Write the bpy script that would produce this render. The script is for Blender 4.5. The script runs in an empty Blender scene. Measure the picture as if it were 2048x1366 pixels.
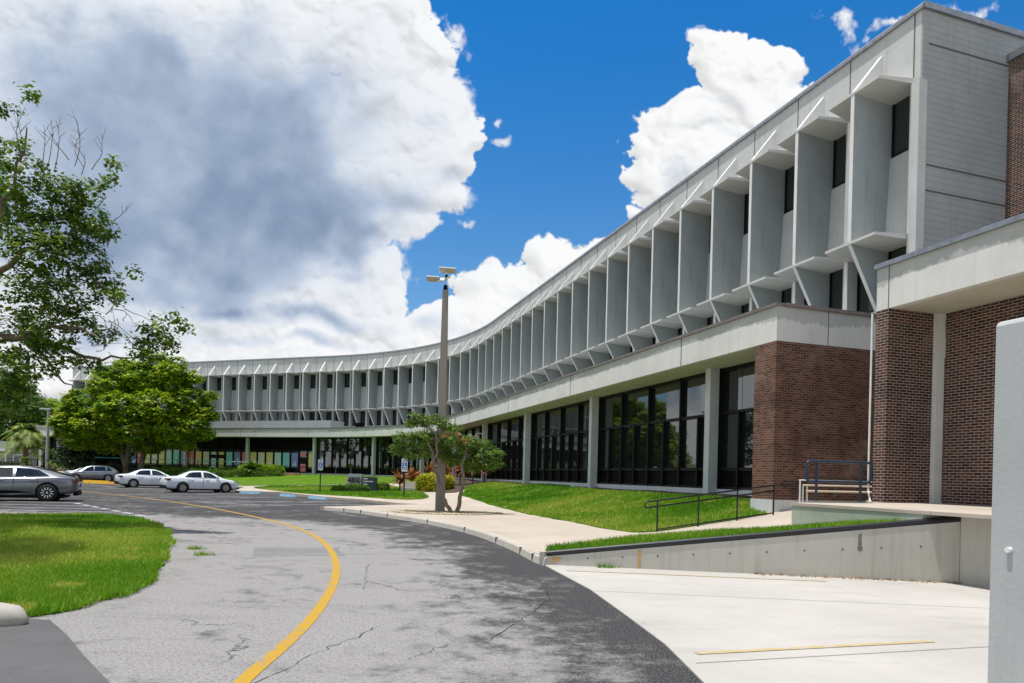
import bpy, math, random
import numpy as np
from mathutils import Vector, Matrix
from mathutils.geometry import delaunay_2d_cdt
random.seed(7); rng = np.random.default_rng(7)
sc = bpy.context.scene
COL = sc.collection
EYE = 1.62; M = 2.44
sin, cos, pi = math.sin, math.cos, math.pi

# ------------------------------------------------------------------ materials
def mat(name):
    m = bpy.data.materials.new(name); m.use_nodes = True
    nt = m.node_tree; nt.nodes.clear()
    out = nt.nodes.new('ShaderNodeOutputMaterial')
    p = nt.nodes.new('ShaderNodeBsdfPrincipled')
    nt.links.new(p.outputs[0], out.inputs[0])
    return m, nt, p
def N(nt, t, **kw):
    n = nt.nodes.new(t)
    for k, v in kw.items(): setattr(n, k, v)
    return n
def lk(nt, a, b): nt.links.new(a, b)
def math_(nt, op, a, b=None, c=None, clamp=False):
    n = N(nt, 'ShaderNodeMath', operation=op); n.use_clamp = clamp
    for i, v in enumerate((a, b, c)):
        if v is None: continue
        if isinstance(v, (int, float)): n.inputs[i].default_value = v
        else: lk(nt, v, n.inputs[i])
    return n.outputs[0]
def vmath(nt, op, a, b=None):
    n = N(nt, 'ShaderNodeVectorMath', operation=op)
    for i, v in enumerate((a, b)):
        if v is None: continue
        if isinstance(v, (tuple, list)): n.inputs[i].default_value = v
        else: lk(nt, v, n.inputs[i])
    return n.outputs['Value'] if op in ('LENGTH', 'DISTANCE', 'DOT_PRODUCT') else n.outputs[0]
def noise(nt, vec, scale, detail=4, rough=.55, dist=0.):
    n = N(nt, 'ShaderNodeTexNoise'); n.inputs['Scale'].default_value = scale
    n.inputs['Detail'].default_value = detail; n.inputs['Roughness'].default_value = rough
    n.inputs['Distortion'].default_value = dist
    if vec is not None: lk(nt, vec, n.inputs['Vector'])
    return n
def ramp(nt, fac, stops, interp='LINEAR'):
    n = N(nt, 'ShaderNodeValToRGB'); cr = n.color_ramp; cr.interpolation = interp
    while len(cr.elements) < len(stops): cr.elements.new(.5)
    for e, (p, c) in zip(cr.elements, stops):
        e.position = p; e.color = (c, c, c, 1) if isinstance(c, (int, float)) else (*c, 1)
    lk(nt, fac, n.inputs[0]); return n.outputs[0]
def maprange(nt, v, a, b, c=0., d=1., smooth=True):
    n = N(nt, 'ShaderNodeMapRange'); n.interpolation_type = 'SMOOTHSTEP' if smooth else 'LINEAR'
    lk(nt, v, n.inputs['Value'])
    for k, x in zip(('From Min', 'From Max', 'To Min', 'To Max'), (a, b, c, d)): n.inputs[k].default_value = x
    return n.outputs['Result']
def mixc(nt, fac, a, b, blend='MIX'):
    n = N(nt, 'ShaderNodeMix', data_type='RGBA', blend_type=blend)
    if isinstance(fac, (int, float)): n.inputs[0].default_value = fac
    else: lk(nt, fac, n.inputs[0])
    for i, v in ((6, a), (7, b)):
        if isinstance(v, (tuple, list)): n.inputs[i].default_value = (*v[:3], 1)
        else: lk(nt, v, n.inputs[i])
    return n.outputs[2]
def objco(nt):
    return N(nt, 'ShaderNodeTexCoord').outputs['Object']
def scaled(nt, vec, s):
    return vmath(nt, 'MULTIPLY', vec, s)
def bump(nt, p, h, strength=.3, dist=.02):
    b = N(nt, 'ShaderNodeBump'); b.inputs['Strength'].default_value = strength; b.inputs['Distance'].default_value = dist
    lk(nt, h, b.inputs['Height']); lk(nt, b.outputs[0], p.inputs['Normal'])

def simple(name, col, rough=.6, metal=0., var=.12, scale=6., spec=.5, coat=0.):
    m, nt, p = mat(name)
    n = noise(nt, objco(nt), scale, 5)
    c = ramp(nt, n.outputs[0], [(.3, tuple(x*(1-var) for x in col)), (.7, tuple(min(1, x*(1+var)) for x in col))])
    lk(nt, c, p.inputs['Base Color'])
    p.inputs['Roughness'].default_value = rough; p.inputs['Metallic'].default_value = metal
    p.inputs['Specular IOR Level'].default_value = spec; p.inputs['Coat Weight'].default_value = coat
    p.inputs['Coat Roughness'].default_value = .05
    return m
def concrete(name, col, streak=.25, boards=True, stain=(.55, .53, .48), stain_amt=.35, rough=.85, pits=True):
    m, nt, p = mat(name); co = objco(nt)
    c = ramp(nt, noise(nt, co, .8, 6, .65).outputs[0], [(.3, tuple(x*.88 for x in col)), (.7, tuple(min(1, x*1.06) for x in col))])
    st = noise(nt, scaled(nt, co, (3., 3., .25)), 1.5, 6, .7).outputs[0]
    f = maprange(nt, st, .5, .78, 0, stain_amt)
    c = mixc(nt, f, c, tuple(x*y for x, y in zip(col, stain)))
    sp = noise(nt, co, 26, 3, .6).outputs[0]
    c = mixc(nt, maprange(nt, sp, .58, .8, 0, .22), c, tuple(x*.6 for x in col))
    h = math_(nt, 'MULTIPLY', sp, .4)
    if pits:
        v = N(nt, 'ShaderNodeTexVoronoi'); v.inputs['Scale'].default_value = 1.7; lk(nt, co, v.inputs['Vector'])
        c = mixc(nt, maprange(nt, v.outputs['Distance'], .05, .02, 0, .55), c, tuple(x*.35 for x in col))
    if boards:
        fr = noise(nt, scaled(nt, co, (9., 9., .12) if boards is True else (.1, .1, 9.)), 1., 2, .5).outputs[0]
        if boards == 'h':
            zs_ = N(nt, 'ShaderNodeSeparateXYZ'); lk(nt, co, zs_.inputs[0])
            ln_ = math_(nt, 'FRACT', math_(nt, 'MULTIPLY', zs_.outputs[2], 5.2))
            c = mixc(nt, maprange(nt, ln_, .16, .04, 0, .55), c, tuple(x*.55 for x in col))
        h = math_(nt, 'ADD', h, math_(nt, 'MULTIPLY', fr, 1.))
        c = mixc(nt, maprange(nt, fr, .5, .7, 0, .16), c, tuple(x*.75 for x in col))
    lk(nt, c, p.inputs['Base Color']); p.inputs['Roughness'].default_value = rough
    p.inputs['Specular IOR Level'].default_value = .25
    bump(nt, p, h, .45, .012)
    return m
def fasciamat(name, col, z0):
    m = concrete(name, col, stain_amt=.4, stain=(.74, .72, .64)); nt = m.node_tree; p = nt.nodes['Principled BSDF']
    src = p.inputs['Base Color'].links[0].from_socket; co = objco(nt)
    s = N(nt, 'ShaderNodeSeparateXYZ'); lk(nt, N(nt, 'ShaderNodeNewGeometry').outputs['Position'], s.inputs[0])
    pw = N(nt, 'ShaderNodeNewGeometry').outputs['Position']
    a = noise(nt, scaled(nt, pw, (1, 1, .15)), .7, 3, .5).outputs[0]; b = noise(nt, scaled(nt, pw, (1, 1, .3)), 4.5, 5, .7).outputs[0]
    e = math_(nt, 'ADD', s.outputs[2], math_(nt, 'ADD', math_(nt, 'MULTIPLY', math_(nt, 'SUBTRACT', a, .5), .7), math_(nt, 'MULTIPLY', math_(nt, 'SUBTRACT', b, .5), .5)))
    lk(nt, mixc(nt, maprange(nt, e, z0-.03, z0+.03), src, mixc(nt, 1., src, (.70, .71, .70), 'MULTIPLY')), p.inputs['Base Color']); return m  # band under the coping: its wavy shadow and drip stains put into the colour
def brickmat(name, c1, c2, mortar, sooty=.0, warm=0.):
    m, nt, p = mat(name); co = objco(nt)
    s = N(nt, 'ShaderNodeSeparateXYZ'); lk(nt, co, s.inputs[0])
    cb = N(nt, 'ShaderNodeCombineXYZ'); lk(nt, math_(nt, 'ADD', s.outputs[0], s.outputs[1]), cb.inputs[0]); lk(nt, s.outputs[2], cb.inputs[1])
    b = N(nt, 'ShaderNodeTexBrick'); lk(nt, cb.outputs[0], b.inputs['Vector'])
    b.offset = .5
    b.inputs['Scale'].default_value = 1.; b.inputs['Brick Width'].default_value = .203; b.inputs['Row Height'].default_value = .0677
    b.inputs['Mortar Size'].default_value = .0065; b.inputs['Mortar Smooth'].default_value = .15; b.inputs['Bias'].default_value = -.1
    b.inputs['Color1'].default_value = (*c1, 1); b.inputs['Color2'].default_value = (*c2, 1); b.inputs['Mortar'].default_value = (*mortar, 1)
    c = b.outputs['Color']
    big = noise(nt, co, .9, 6, .65).outputs[0]
    c = mixc(nt, maprange(nt, big, .45, .75, 0, .55 + sooty), c, tuple(x*.35 for x in c1))
    big2 = noise(nt, vmath(nt, 'ADD', co, (9, 4, 3)), .7, 6, .7).outputs[0]
    c = mixc(nt, maprange(nt, big2, .53, .78, 0, .5), c, (.34, .27, .23))
    lk(nt, c, p.inputs['Base Color']); p.inputs['Roughness'].default_value = .82; p.inputs['Specular IOR Level'].default_value = .25
    bump(nt, p, math_(nt, 'MULTIPLY', b.outputs['Fac'], -1.), .5, .008)
    return m
def glassmat(name, tint=(.010, .013, .014), rough=.015, ior=2.3):
    m, nt, p = mat(name)
    n = noise(nt, objco(nt), .35, 2, .5)
    p.inputs['Base Color'].default_value = (*tint, 1)
    p.inputs['Roughness'].default_value = rough; p.inputs['IOR'].default_value = ior; p.inputs['Specular IOR Level'].default_value = .5
    bump(nt, p, n.outputs[0], .04, .05)
    return m
def leafmat(name, c1, c2, c3, trans=.35, rough=.5):
    m, nt, p = mat(name)
    at = N(nt, 'ShaderNodeAttribute', attribute_name='tint')
    c = ramp(nt, at.outputs['Fac'], [(0., c1), (.55, c2), (1., c3)])
    lk(nt, c, p.inputs['Base Color']); p.inputs['Roughness'].default_value = rough; p.inputs['Specular IOR Level'].default_value = .35
    t = N(nt, 'ShaderNodeBsdfTranslucent'); lk(nt, mixc(nt, .5, c, (.9, 1., .2), 'MULTIPLY'), t.inputs[0])
    mx = N(nt, 'ShaderNodeMixShader'); mx.inputs[0].default_value = trans
    lk(nt, p.outputs[0], mx.inputs[1]); lk(nt, t.outputs[0], mx.inputs[2])
    lk(nt, mx.outputs[0], nt.nodes['Material Output'].inputs[0])
    return m
def paintmat(name, col, metal=.0, rough=.32):
    m, nt, p = mat(name)
    n = noise(nt, objco(nt), 40, 2)
    c = ramp(nt, n.outputs[0], [(.3, tuple(x*.96 for x in col)), (.7, tuple(min(1, x*1.03) for x in col))])
    lk(nt, c, p.inputs['Base Color']); p.inputs['Metallic'].default_value = metal; p.inputs['Roughness'].default_value = rough
    p.inputs['Coat Weight'].default_value = 1.; p.inputs['Coat Roughness'].default_value = .04
    return m

MT = {}
MT['white_conc'] = concrete('painted_concrete', (.56, .57, .555), stain_amt=.4, pits=False)
MT['edge_conc'] = concrete('edge_concrete', (.74, .74, .72), stain_amt=.15, boards=False, pits=False)  # fin fronts and brackets: sunlit brightness put into the colour
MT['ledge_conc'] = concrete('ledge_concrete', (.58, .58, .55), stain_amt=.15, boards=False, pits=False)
MT['fin_conc'] = concrete('fin_concrete', (.355, .39, .39), stain_amt=.35, boards=False, pits=False)  # same paint as the edges, darkened to stand for shaded fin sides
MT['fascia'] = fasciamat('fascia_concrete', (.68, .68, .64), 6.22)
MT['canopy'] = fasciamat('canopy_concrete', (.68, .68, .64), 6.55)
MT['soffit'] = concrete('soffit_concrete', (.58, .57, .46), stain_amt=.2, boards=False, pits=False)
MT['endwall'] = concrete('endwall_concrete', (.36, .38, .38), stain_amt=.4, boards='h')
MT['raw_conc'] = concrete('raw_concrete', (.50, .48, .42), stain_amt=.55, stain=(.6, .56, .48))
MT['green_conc'] = concrete('weathered_concrete', (.38, .42, .34), stain_amt=.6, stain=(.5, .55, .4), boards=False)
MT['stucco'] = concrete('stucco', (.42, .44, .44), stain_amt=.4, boards=False, pits=False)
MT['plinth'] = concrete('plinth_paint', (.60, .62, .62), stain_amt=.25, boards=False, pits=False)
MT['brick_dark'] = brickmat('dark_brick', (.040, .018, .013), (.125, .052, .032), (.44, .38, .34))
MT['brick_brown'] = brickmat('brown_brick', (.075, .033, .023), (.19, .088, .058), (.26, .19, .15), .25)
MT['glass'] = glassmat('dark_glass')
MT['glass2'] = glassmat('upper_glass', (.034, .043, .038), .015, 1.5)
MT['bronze'] = simple('bronze_frame', (.008, .0075, .007), .45, .0, .2, spec=.2)
MT['black'] = simple('black_panel', (.005, .005, .005), .6, spec=.08)
MT['metal_cap'] = simple('metal_coping', (.30, .31, .33), .35, .7, .2)
MT['brown_cap'] = simple('brown_coping', (.20, .17, .15), .45, .3, .2)
MT['black_paint'] = simple('black_rail_paint', (.008, .008, .010), .35)
MT['navy_paint'] = simple('navy_rail_paint', (.014, .035, .075), .35)
MT['white_metal'] = simple('white_metal', (.70, .71, .70), .5, .0, .08)
MT['pole'] = concrete('pole_concrete', (.29, .262, .225), stain_amt=.6, boards=False, pits=False)
MT['tan_rail'] = simple('tan_bench_paint', (.55, .47, .38), .6)
MT['pipe'] = simple('grey_conduit', (.42, .44, .45), .45, .4)
MT['joint'] = simple('joint_shadow', (.10, .11, .11), .9)  # plain dark tone for joints, grooves and small fittings
MT['lightblue'] = simple('blue_kerb_paint', (.22, .44, .62), .7, 0, .2, 9)
MT['yellow_paint'] = simple('yellow_kerb_paint', (.72, .40, .02), .6, 0, .2, 9)
MT['tan_ground'] = concrete('tan_pavement', (.46, .40, .32), boards=False, pits=False)
MT['stepbrick'] = simple('step_brick', (.42, .22, .14), .8, 0, .3, 12)
MT['signgrey'] = concrete('sign_concrete', (.50, .52, .52), boards=False, pits=False)
MT['signblue'] = simple('sign_slate', (.04, .06, .075), .5)
MT['signwhite'] = simple('sign_white', (.8, .82, .82), .5, 0, .05)
MT['isablue'] = simple('sign_blue', (.01, .12, .48), .5, 0, .05)
MT['bark'] = concrete('bark', (.20, .155, .115), stain_amt=.7, stain=(.45, .42, .4), pits=False)
MT['palebark'] = concrete('pale_bark', (.22, .185, .145), stain_amt=.75, stain=(.3, .27, .25), pits=False)
MT['mulch'] = simple('mulch', (.06, .042, .03), .95, 0, .6, 30)
MT['litter'] = simple('gravel_litter', (.40, .35, .24), .95, 0, .75, 16)
MT['rubber'] = simple('tyre_rubber', (.012, .012, .013), .75)
MT['alloy'] = simple('alloy', (.62, .63, .65), .25, .9, .05)
MT['carglass'] = glassmat('car_glass', (.012, .016, .018), .02, 1.7)
MT['tail'] = simple('tail_lamp', (.12, .006, .006), .2, 0, .1, coat=1)
MT['headlamp'] = simple('head_lamp', (.55, .57, .6), .15, .3, .1, coat=1)
MT['carwhite'] = paintmat('white_car_paint', (.72, .76, .82))
MT['cargrey'] = paintmat('grey_car_paint', (.17, .18, .205), .75, .3)
MT['cardark'] = paintmat('slate_car_paint', (.20, .215, .235), .6, .3)
MT['leaf_oak'] = leafmat('oak_leaf', (.022, .055, .008), (.075, .15, .014), (.22, .31, .03), .38)
MT['leaf_yel'] = leafmat('bright_leaf', (.035, .13, .006), (.18, .35, .010), (.46, .52, .02), .44)
MT['leaf_dark'] = leafmat('dark_leaf', (.012, .03, .010), (.03, .06, .018), (.07, .11, .035), .2)
MT['leaf_mid'] = leafmat('mid_leaf', (.035, .09, .010), (.085, .18, .016), (.20, .30, .03), .33)
MT['leaf_buck'] = leafmat('small_tree_leaf', (.05, .11, .016), (.14, .25, .028), (.34, .40, .06), .36)
MT['leaf_hedgeY'] = leafmat('yellow_hedge_leaf', (.20, .24, .01), (.46, .44, .02), (.68, .60, .03), .3)
MT['leaf_red'] = leafmat('red_cordyline_leaf', (.07, .08, .02), (.30, .11, .045), (.60, .24, .09), .35)
MT['leaf_palm'] = leafmat('palm_frond', (.09, .16, .03), (.18, .28, .05), (.36, .38, .08), .35)
MT['leaf_dead'] = leafmat('dry_leaf', (.20, .11, .04), (.32, .18, .07), (.42, .26, .10), .3)
MT['grass'] = leafmat('grass_blade', (.065, .19, .005), (.16, .36, .010), (.46, .49, .09), .45)

def lawnmat():
    m, nt, p = mat('lawn_turf'); co = objco(nt)
    a = noise(nt, co, 1.1, 6, .6).outputs[0]; b = noise(nt, co, 14, 4, .7).outputs[0]
    c = ramp(nt, a, [(.3, (.060, .135, .006)), (.6, (.10, .195, .010)), (.85, (.20, .26, .030))])
    c = mixc(nt, maprange(nt, b, .45, .8, 0, .6), c, (.035, .085, .004))
    c = mixc(nt, maprange(nt, noise(nt, vmath(nt, 'ADD', co, (5, 2, 1)), .9, 6, .7).outputs[0], .66, .74, 0, .6), c, (.34, .28, .13))
    lk(nt, c, p.inputs['Base Color']); p.inputs['Roughness'].default_value = .9; p.inputs['Specular IOR Level'].default_value = .1
    bump(nt, p, b, .8, .05); return m
MT['lawn'] = lawnmat()
def asphaltmat():
    m, nt, p = mat('asphalt'); co = objco(nt)
    at = N(nt, 'ShaderNodeAttribute', attribute_name='wear')
    w = at.outputs['Fac']
    n1 = noise(nt, co, .45, 8, .7, .8).outputs[0]; n2 = noise(nt, co, 2.6, 7, .75).outputs[0]; n3 = noise(nt, co, 32, 5, .8).outputs[0]
    n4 = noise(nt, scaled(nt, co, (.3, 1.5, 1)), 1.1, 7, .75).outputs[0]; n5 = noise(nt, vmath(nt, 'ADD', co, (30, 7, 0)), .8, 8, .75, .5).outputs[0]
    f = math_(nt, 'ADD', w, math_(nt, 'MULTIPLY', math_(nt, 'SUBTRACT', n1, .5), 1.9))
    f = math_(nt, 'ADD', f, math_(nt, 'MULTIPLY', math_(nt, 'SUBTRACT', n2, .5), 2.0))
    f = math_(nt, 'ADD', f, math_(nt, 'MULTIPLY', math_(nt, 'SUBTRACT', n3, .5), 1.5))
    f = maprange(nt, f, .20, .84)
    c = mixc(nt, f, (.038, .038, .041), (.285, .277, .27))
    c = mixc(nt, maprange(nt, n4, .50, .76, 0, .55), c, mixc(nt, .55, c, (.05, .048, .045)))
    c = mixc(nt, maprange(nt, n5, .58, .74, 0, .42), c, mixc(nt, .6, c, (.05, .045, .04)))
    c = mixc(nt, maprange(nt, n3, .47, .62, 0, .85), c, mixc(nt, .62, c, (.015, .015, .015)))
    c = mixc(nt, maprange(nt, noise(nt, co, 70, 2, .6).outputs[0], .55, .66, 0, .75), c, mixc(nt, .5, c, (.5, .49, .48)))
    v = N(nt, 'ShaderNodeTexVoronoi', feature='DISTANCE_TO_EDGE'); v.inputs['Scale'].default_value = .33
    wv = vmath(nt, 'ADD', co, vmath(nt, 'MULTIPLY', noise(nt, co, 1.3, 5, .7).outputs['Color'], (.9, .9, 0)))
    lk(nt, wv, v.inputs['Vector'])
    cr = math_(nt, 'MULTIPLY', maprange(nt, v.outputs['Distance'], .006, .001), maprange(nt, noise(nt, co, .4, 3).outputs[0], .5, .6))
    c = mixc(nt, math_(nt, 'MULTIPLY', cr, .75), c, (.03, .028, .026))
    lk(nt, c, p.inputs['Base Color']); p.inputs['Roughness'].default_value = .92; p.inputs['Specular IOR Level'].default_value = .2
    bump(nt, p, n3, .6, .012); return m
MT['asphalt'] = asphaltmat()
def patchmat(k=1.):
    m, nt, p = mat('asphalt_patch'); co = objco(nt)
    n3 = noise(nt, co, 60, 4, .7).outputs[0]; n1 = noise(nt, co, 1.2, 6, .7).outputs[0]
    c = ramp(nt, n1, [(.3, (.085*k, .085*k, .087*k)), (.7, (.125*k, .125*k, .127*k))])
    c = mixc(nt, maprange(nt, n3, .45, .7, 0, .5), c, (.05, .05, .05))
    lk(nt, c, p.inputs['Base Color']); p.inputs['Roughness'].default_value = .92; bump(nt, p, n3, .5, .01); return m
MT['patch'] = patchmat()
MT['patch2'] = patchmat(1.95)
def walkmat(name, col, jx=3.2):
    m, nt, p = mat(name); co = objco(nt)
    a = noise(nt, co, .5, 7, .65).outputs[0]
    c = ramp(nt, a, [(.3, tuple(x*.86 for x in col)), (.7, tuple(min(.9, x*1.06) for x in col))])
    c = mixc(nt, maprange(nt, noise(nt, co, 2.6, 6, .75).outputs[0], .58, .8, 0, .3), c, tuple(x*.62 for x in col))
    c = mixc(nt, maprange(nt, noise(nt, co, 7., 3, .6).outputs[0], .68, .75, 0, .5), c, tuple(x*.4 for x in col))
    c = mixc(nt, maprange(nt, noise(nt, scaled(nt, co, (.35, 1.4, 1)), 1.3, 7, .7, .4).outputs[0], .50, .72, 0, .42), c, tuple(x*.6 for x in col))
    s = N(nt, 'ShaderNodeMapping'); s.inputs['Rotation'].default_value = (0, 0, .31); lk(nt, co, s.inputs[0])
    b = N(nt, 'ShaderNodeTexBrick'); lk(nt, s.outputs[0], b.inputs['Vector']); b.offset = 0
    b.inputs['Scale'].default_value = 1; b.inputs['Brick Width'].default_value = jx; b.inputs['Row Height'].default_value = jx*.9
    b.inputs['Mortar Size'].default_value = .008
    if jx < 20: c = mixc(nt, math_(nt, 'MULTIPLY', b.outputs['Fac'], .55), c, tuple(x*.45 for x in col))
    lk(nt, c, p.inputs['Base Color']); p.inputs['Roughness'].default_value = .85; p.inputs['Specular IOR Level'].default_value = .2
    bump(nt, p, noise(nt, co, 45, 4, .7).outputs[0], .3, .006); return m
MT['walk'] = walkmat('sidewalk_concrete', (.46, .40, .335))
MT['drive'] = walkmat('driveway_concrete', (.45, .43, .40), 60.)
MT['kerb'] = concrete('kerb_concrete', (.46, .43, .38), stain_amt=.6, boards=False)
def linemat(name, col, under=(.2, .19, .18), worn=.62):
    m, nt, p = mat(name); co = objco(nt)
    n = noise(nt, co, 5, 7, .75).outputs[0]
    c = mixc(nt, maprange(nt, n, worn, worn+.08), col, under)
    c = mixc(nt, maprange(nt, noise(nt, co, 60, 3).outputs[0], .55, .75, 0, .25), c, tuple(x*.4 for x in col))
    lk(nt, c, p.inputs['Base Color']); p.inputs['Roughness'].default_value = .8; return m
MT['yline'] = linemat('yellow_line_paint', (.42, .245, .014), under=(.22, .21, .2), worn=.545)
MT['yline_old'] = linemat('faded_yellow_paint', (.44, .34, .16), (.45, .43, .40), .50)
MT['wline'] = linemat('white_line_paint', (.52, .53, .55), (.07, .07, .075), .56)

# ------------------------------------------------------------------ mesh helpers
class MB:
    def __init__(s): s.v = []; s.f = []; s.m = []; s.cur = 0
    def add(s, vs, fs):
        o = len(s.v); s.v += [tuple(v) for v in vs]
        for f in fs: s.f.append(tuple(i+o for i in f)); s.m.append(s.cur)
        return s
    def box(s, c, d, rz=0.):
        x, y, z = (k/2 for k in d); vs = []
        cr, sr = cos(rz), sin(rz)
        for dz in (-z, z):
            for dx, dy in ((-x, -y), (x, -y), (x, y), (-x, y)):
                vs.append((c[0]+dx*cr-dy*sr, c[1]+dx*sr+dy*cr, c[2]+dz))
        return s.add(vs, [(3, 2, 1, 0), (4, 5, 6, 7), (0, 1, 5, 4), (1, 2, 6, 5), (2, 3, 7, 6), (3, 0, 4, 7)])
    def prism(s, poly, z0, z1):                       # poly: xy list CCW
        n = len(poly); vs = [(x, y, z0) for x, y in poly]+[(x, y, z1) for x, y in poly]
        fs = [tuple(range(n-1, -1, -1)), tuple(range(n, 2*n))]+[(i, (i+1) % n, n+(i+1) % n, n+i) for i in range(n)]
        return s.add(vs, fs)
    def plate(s, poly3, nrm, th):                     # flat polygon thickened both ways along nrm
        n = len(poly3); nv = Vector(nrm)*th/2
        vs = [tuple(Vector(p)-nv) for p in poly3]+[tuple(Vector(p)+nv) for p in poly3]
        fs = [tuple(range(n-1, -1, -1)), tuple(range(n, 2*n))]+[(i, (i+1) % n, n+(i+1) % n, n+i) for i in range(n)]
        return s.add(vs, fs)
    def tube(s, pts, rad, n=8, closed=False, caps=True):
        P = [Vector(p) for p in pts]; k = len(P)
        if isinstance(rad, (int, float)): rad = [rad]*k
        vs = []; up = None
        for i, p in enumerate(P):
            a = P[(i-1) % k] if (closed or i > 0) else p
            b = P[(i+1) % k] if (closed or i < k-1) else p
            t = (b-a).normalized() if (b-a).length > 1e-9 else Vector((0, 0, 1))
            if up is None:
                up = Vector((0, 0, 1)) if abs(t.z) < .9 else Vector((1, 0, 0))
            u = t.cross(up)
            if u.length < 1e-4: u = t.cross(Vector((0, 1, 0)))
            u.normalize(); w = u.cross(t).normalized(); up = w
            for j in range(n):
                a_ = 2*pi*j/n; vs.append(p+(u*cos(a_)+w*sin(a_))*rad[i])
        fs = []
        for i in range(k if closed else k-1):
            o, q = i*n, ((i+1) % k)*n
            for j in range(n): fs.append((o+j, o+(j+1) % n, q+(j+1) % n, q+j))
        if caps and not closed:
            fs.append(tuple(range(n-1, -1, -1))); fs.append(tuple(range((k-1)*n, k*n)))
        return s.add(vs, fs)
    def mesh(s, name, mats, smooth=False):
        me = bpy.data.meshes.new(name); me.from_pydata(s.v, [], s.f)
        for m in (mats if isinstance(mats, (list, tuple)) else [mats]): me.materials.append(m)
        if max(s.m, default=0): me.polygons.foreach_set('material_index', s.m)
        if smooth: me.polygons.foreach_set('use_smooth', [True]*len(me.polygons))
        me.update(); return me
    def build(s, name, mats, parent=None, loc=(0, 0, 0), rz=0., smooth=False):
        return link(name, s.mesh(name, mats, smooth), parent, loc, rz)
def link(name, me, parent=None, loc=(0, 0, 0), rz=0.):
    o = bpy.data.objects.new(name, me); COL.objects.link(o)
    o.location = loc; o.rotation_euler = (0, 0, rz)
    if parent is not None: par(o, parent)
    return o
def wm(o):
    m = Matrix.LocRotScale(o.location, o.rotation_euler, o.scale)
    if o.parent: m = wm(o.parent) @ o.matrix_parent_inverse @ m
    return m
def par(o, parent):                                    # keeps the world place of o
    o.parent = parent; o.matrix_parent_inverse = wm(parent).inverted()
def thing(name, label, cat, loc=(0, 0, 0), rz=0., group=None):
    o = bpy.data.objects.new(name, None); COL.objects.link(o); o.empty_display_size = .3
    o.location = loc; o.rotation_euler = (0, 0, rz); tag(o, label, cat, group); return o
def tag(o, label, cat, group=None, kind=None):
    o['label'] = label; o['category'] = cat
    if group: o['group'] = group
    if kind: o['kind'] = kind
    return o
def struct(o, label=None):
    o['kind'] = 'structure'
    if label: o['label'] = label
    return o
def part(mb, name, m, root, smooth=False):             # mb in the root's local frame
    me = mb.mesh(name, m, smooth); o = bpy.data.objects.new(name, me); COL.objects.link(o); o.parent = root; return o
def copy_tree(o, parent=None):
    c = o.copy(); COL.objects.link(c)
    if parent is not None: c.parent = parent
    for ch in list(o.children): copy_tree(ch, c)
    return c

# ------------------------------------------------------------------ plan of the curved facade
PL = (4.1793, 8.6218, -.3138, 17.537, 29.762, .0744)
def plan(s, d=0.):
    x0, z0, h0, s1, s2, k = PL
    a = min(s, s1); b = min(max(s-s1, 0), s2-s1); c = max(s-s2, 0); h = h0-k*b
    X = x0+a*sin(h0)+(-cos(h)+cos(h0))/(-k)+c*sin(h); Z = z0+a*cos(h0)+(sin(h)-sin(h0))/(-k)+c*cos(h)
    return (X-cos(h)*d)*M, (Z+sin(h)*d)*M, h
def rot_at(h): return math.atan2(cos(h), sin(h))       # local x along +s, local y outwards
def ss(s0, s1):
    r = [s0]; s = s0
    while s < s1-1e-6:
        st = .25 if 17.2 < s < 29.9 else 1.
        s = min(s+st, s1); r.append(s)
    return r
def sweep(prof, s0, s1, name, m, parent, smooth=False):
    S = ss(s0, s1); n = len(prof); mb = MB(); vs = []
    for s in S:
        for d, z in prof:
            x, y, h = plan(s, d); vs.append((x, y, z))
    fs = [(i*n+j, i*n+(j+1) % n, (i+1)*n+(j+1) % n, (i+1)*n+j) for i in range(len(S)-1) for j in range(n)]
    fs += [tuple(range(n)), tuple(range(len(S)*n-1, (len(S)-1)*n-1, -1))]
    return mb.add(vs, fs).build(name, m, parent)
def zz(m_): return m_*M+EYE
ZU, ZL, ZR = zz(4.897), zz(3.058), zz(5.716)           # slab undersides and roof line
ZT, ZB = zz(1.997), zz(1.604)                          # podium fascia
FLOOR = 1.22
SMAX = 47.5
UD = (cos(PL[2]), -sin(PL[2]))                         # into the building, right wing
UT = (sin(PL[2]), cos(PL[2]))                          # along the facade
RZ0 = rot_at(PL[2])
def off(p, t=0., n=0.):                                # along facade / into building
    return (p[0]+UT[0]*t+UD[0]*n, p[1]+UT[1]*t+UD[1]*n)

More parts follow.
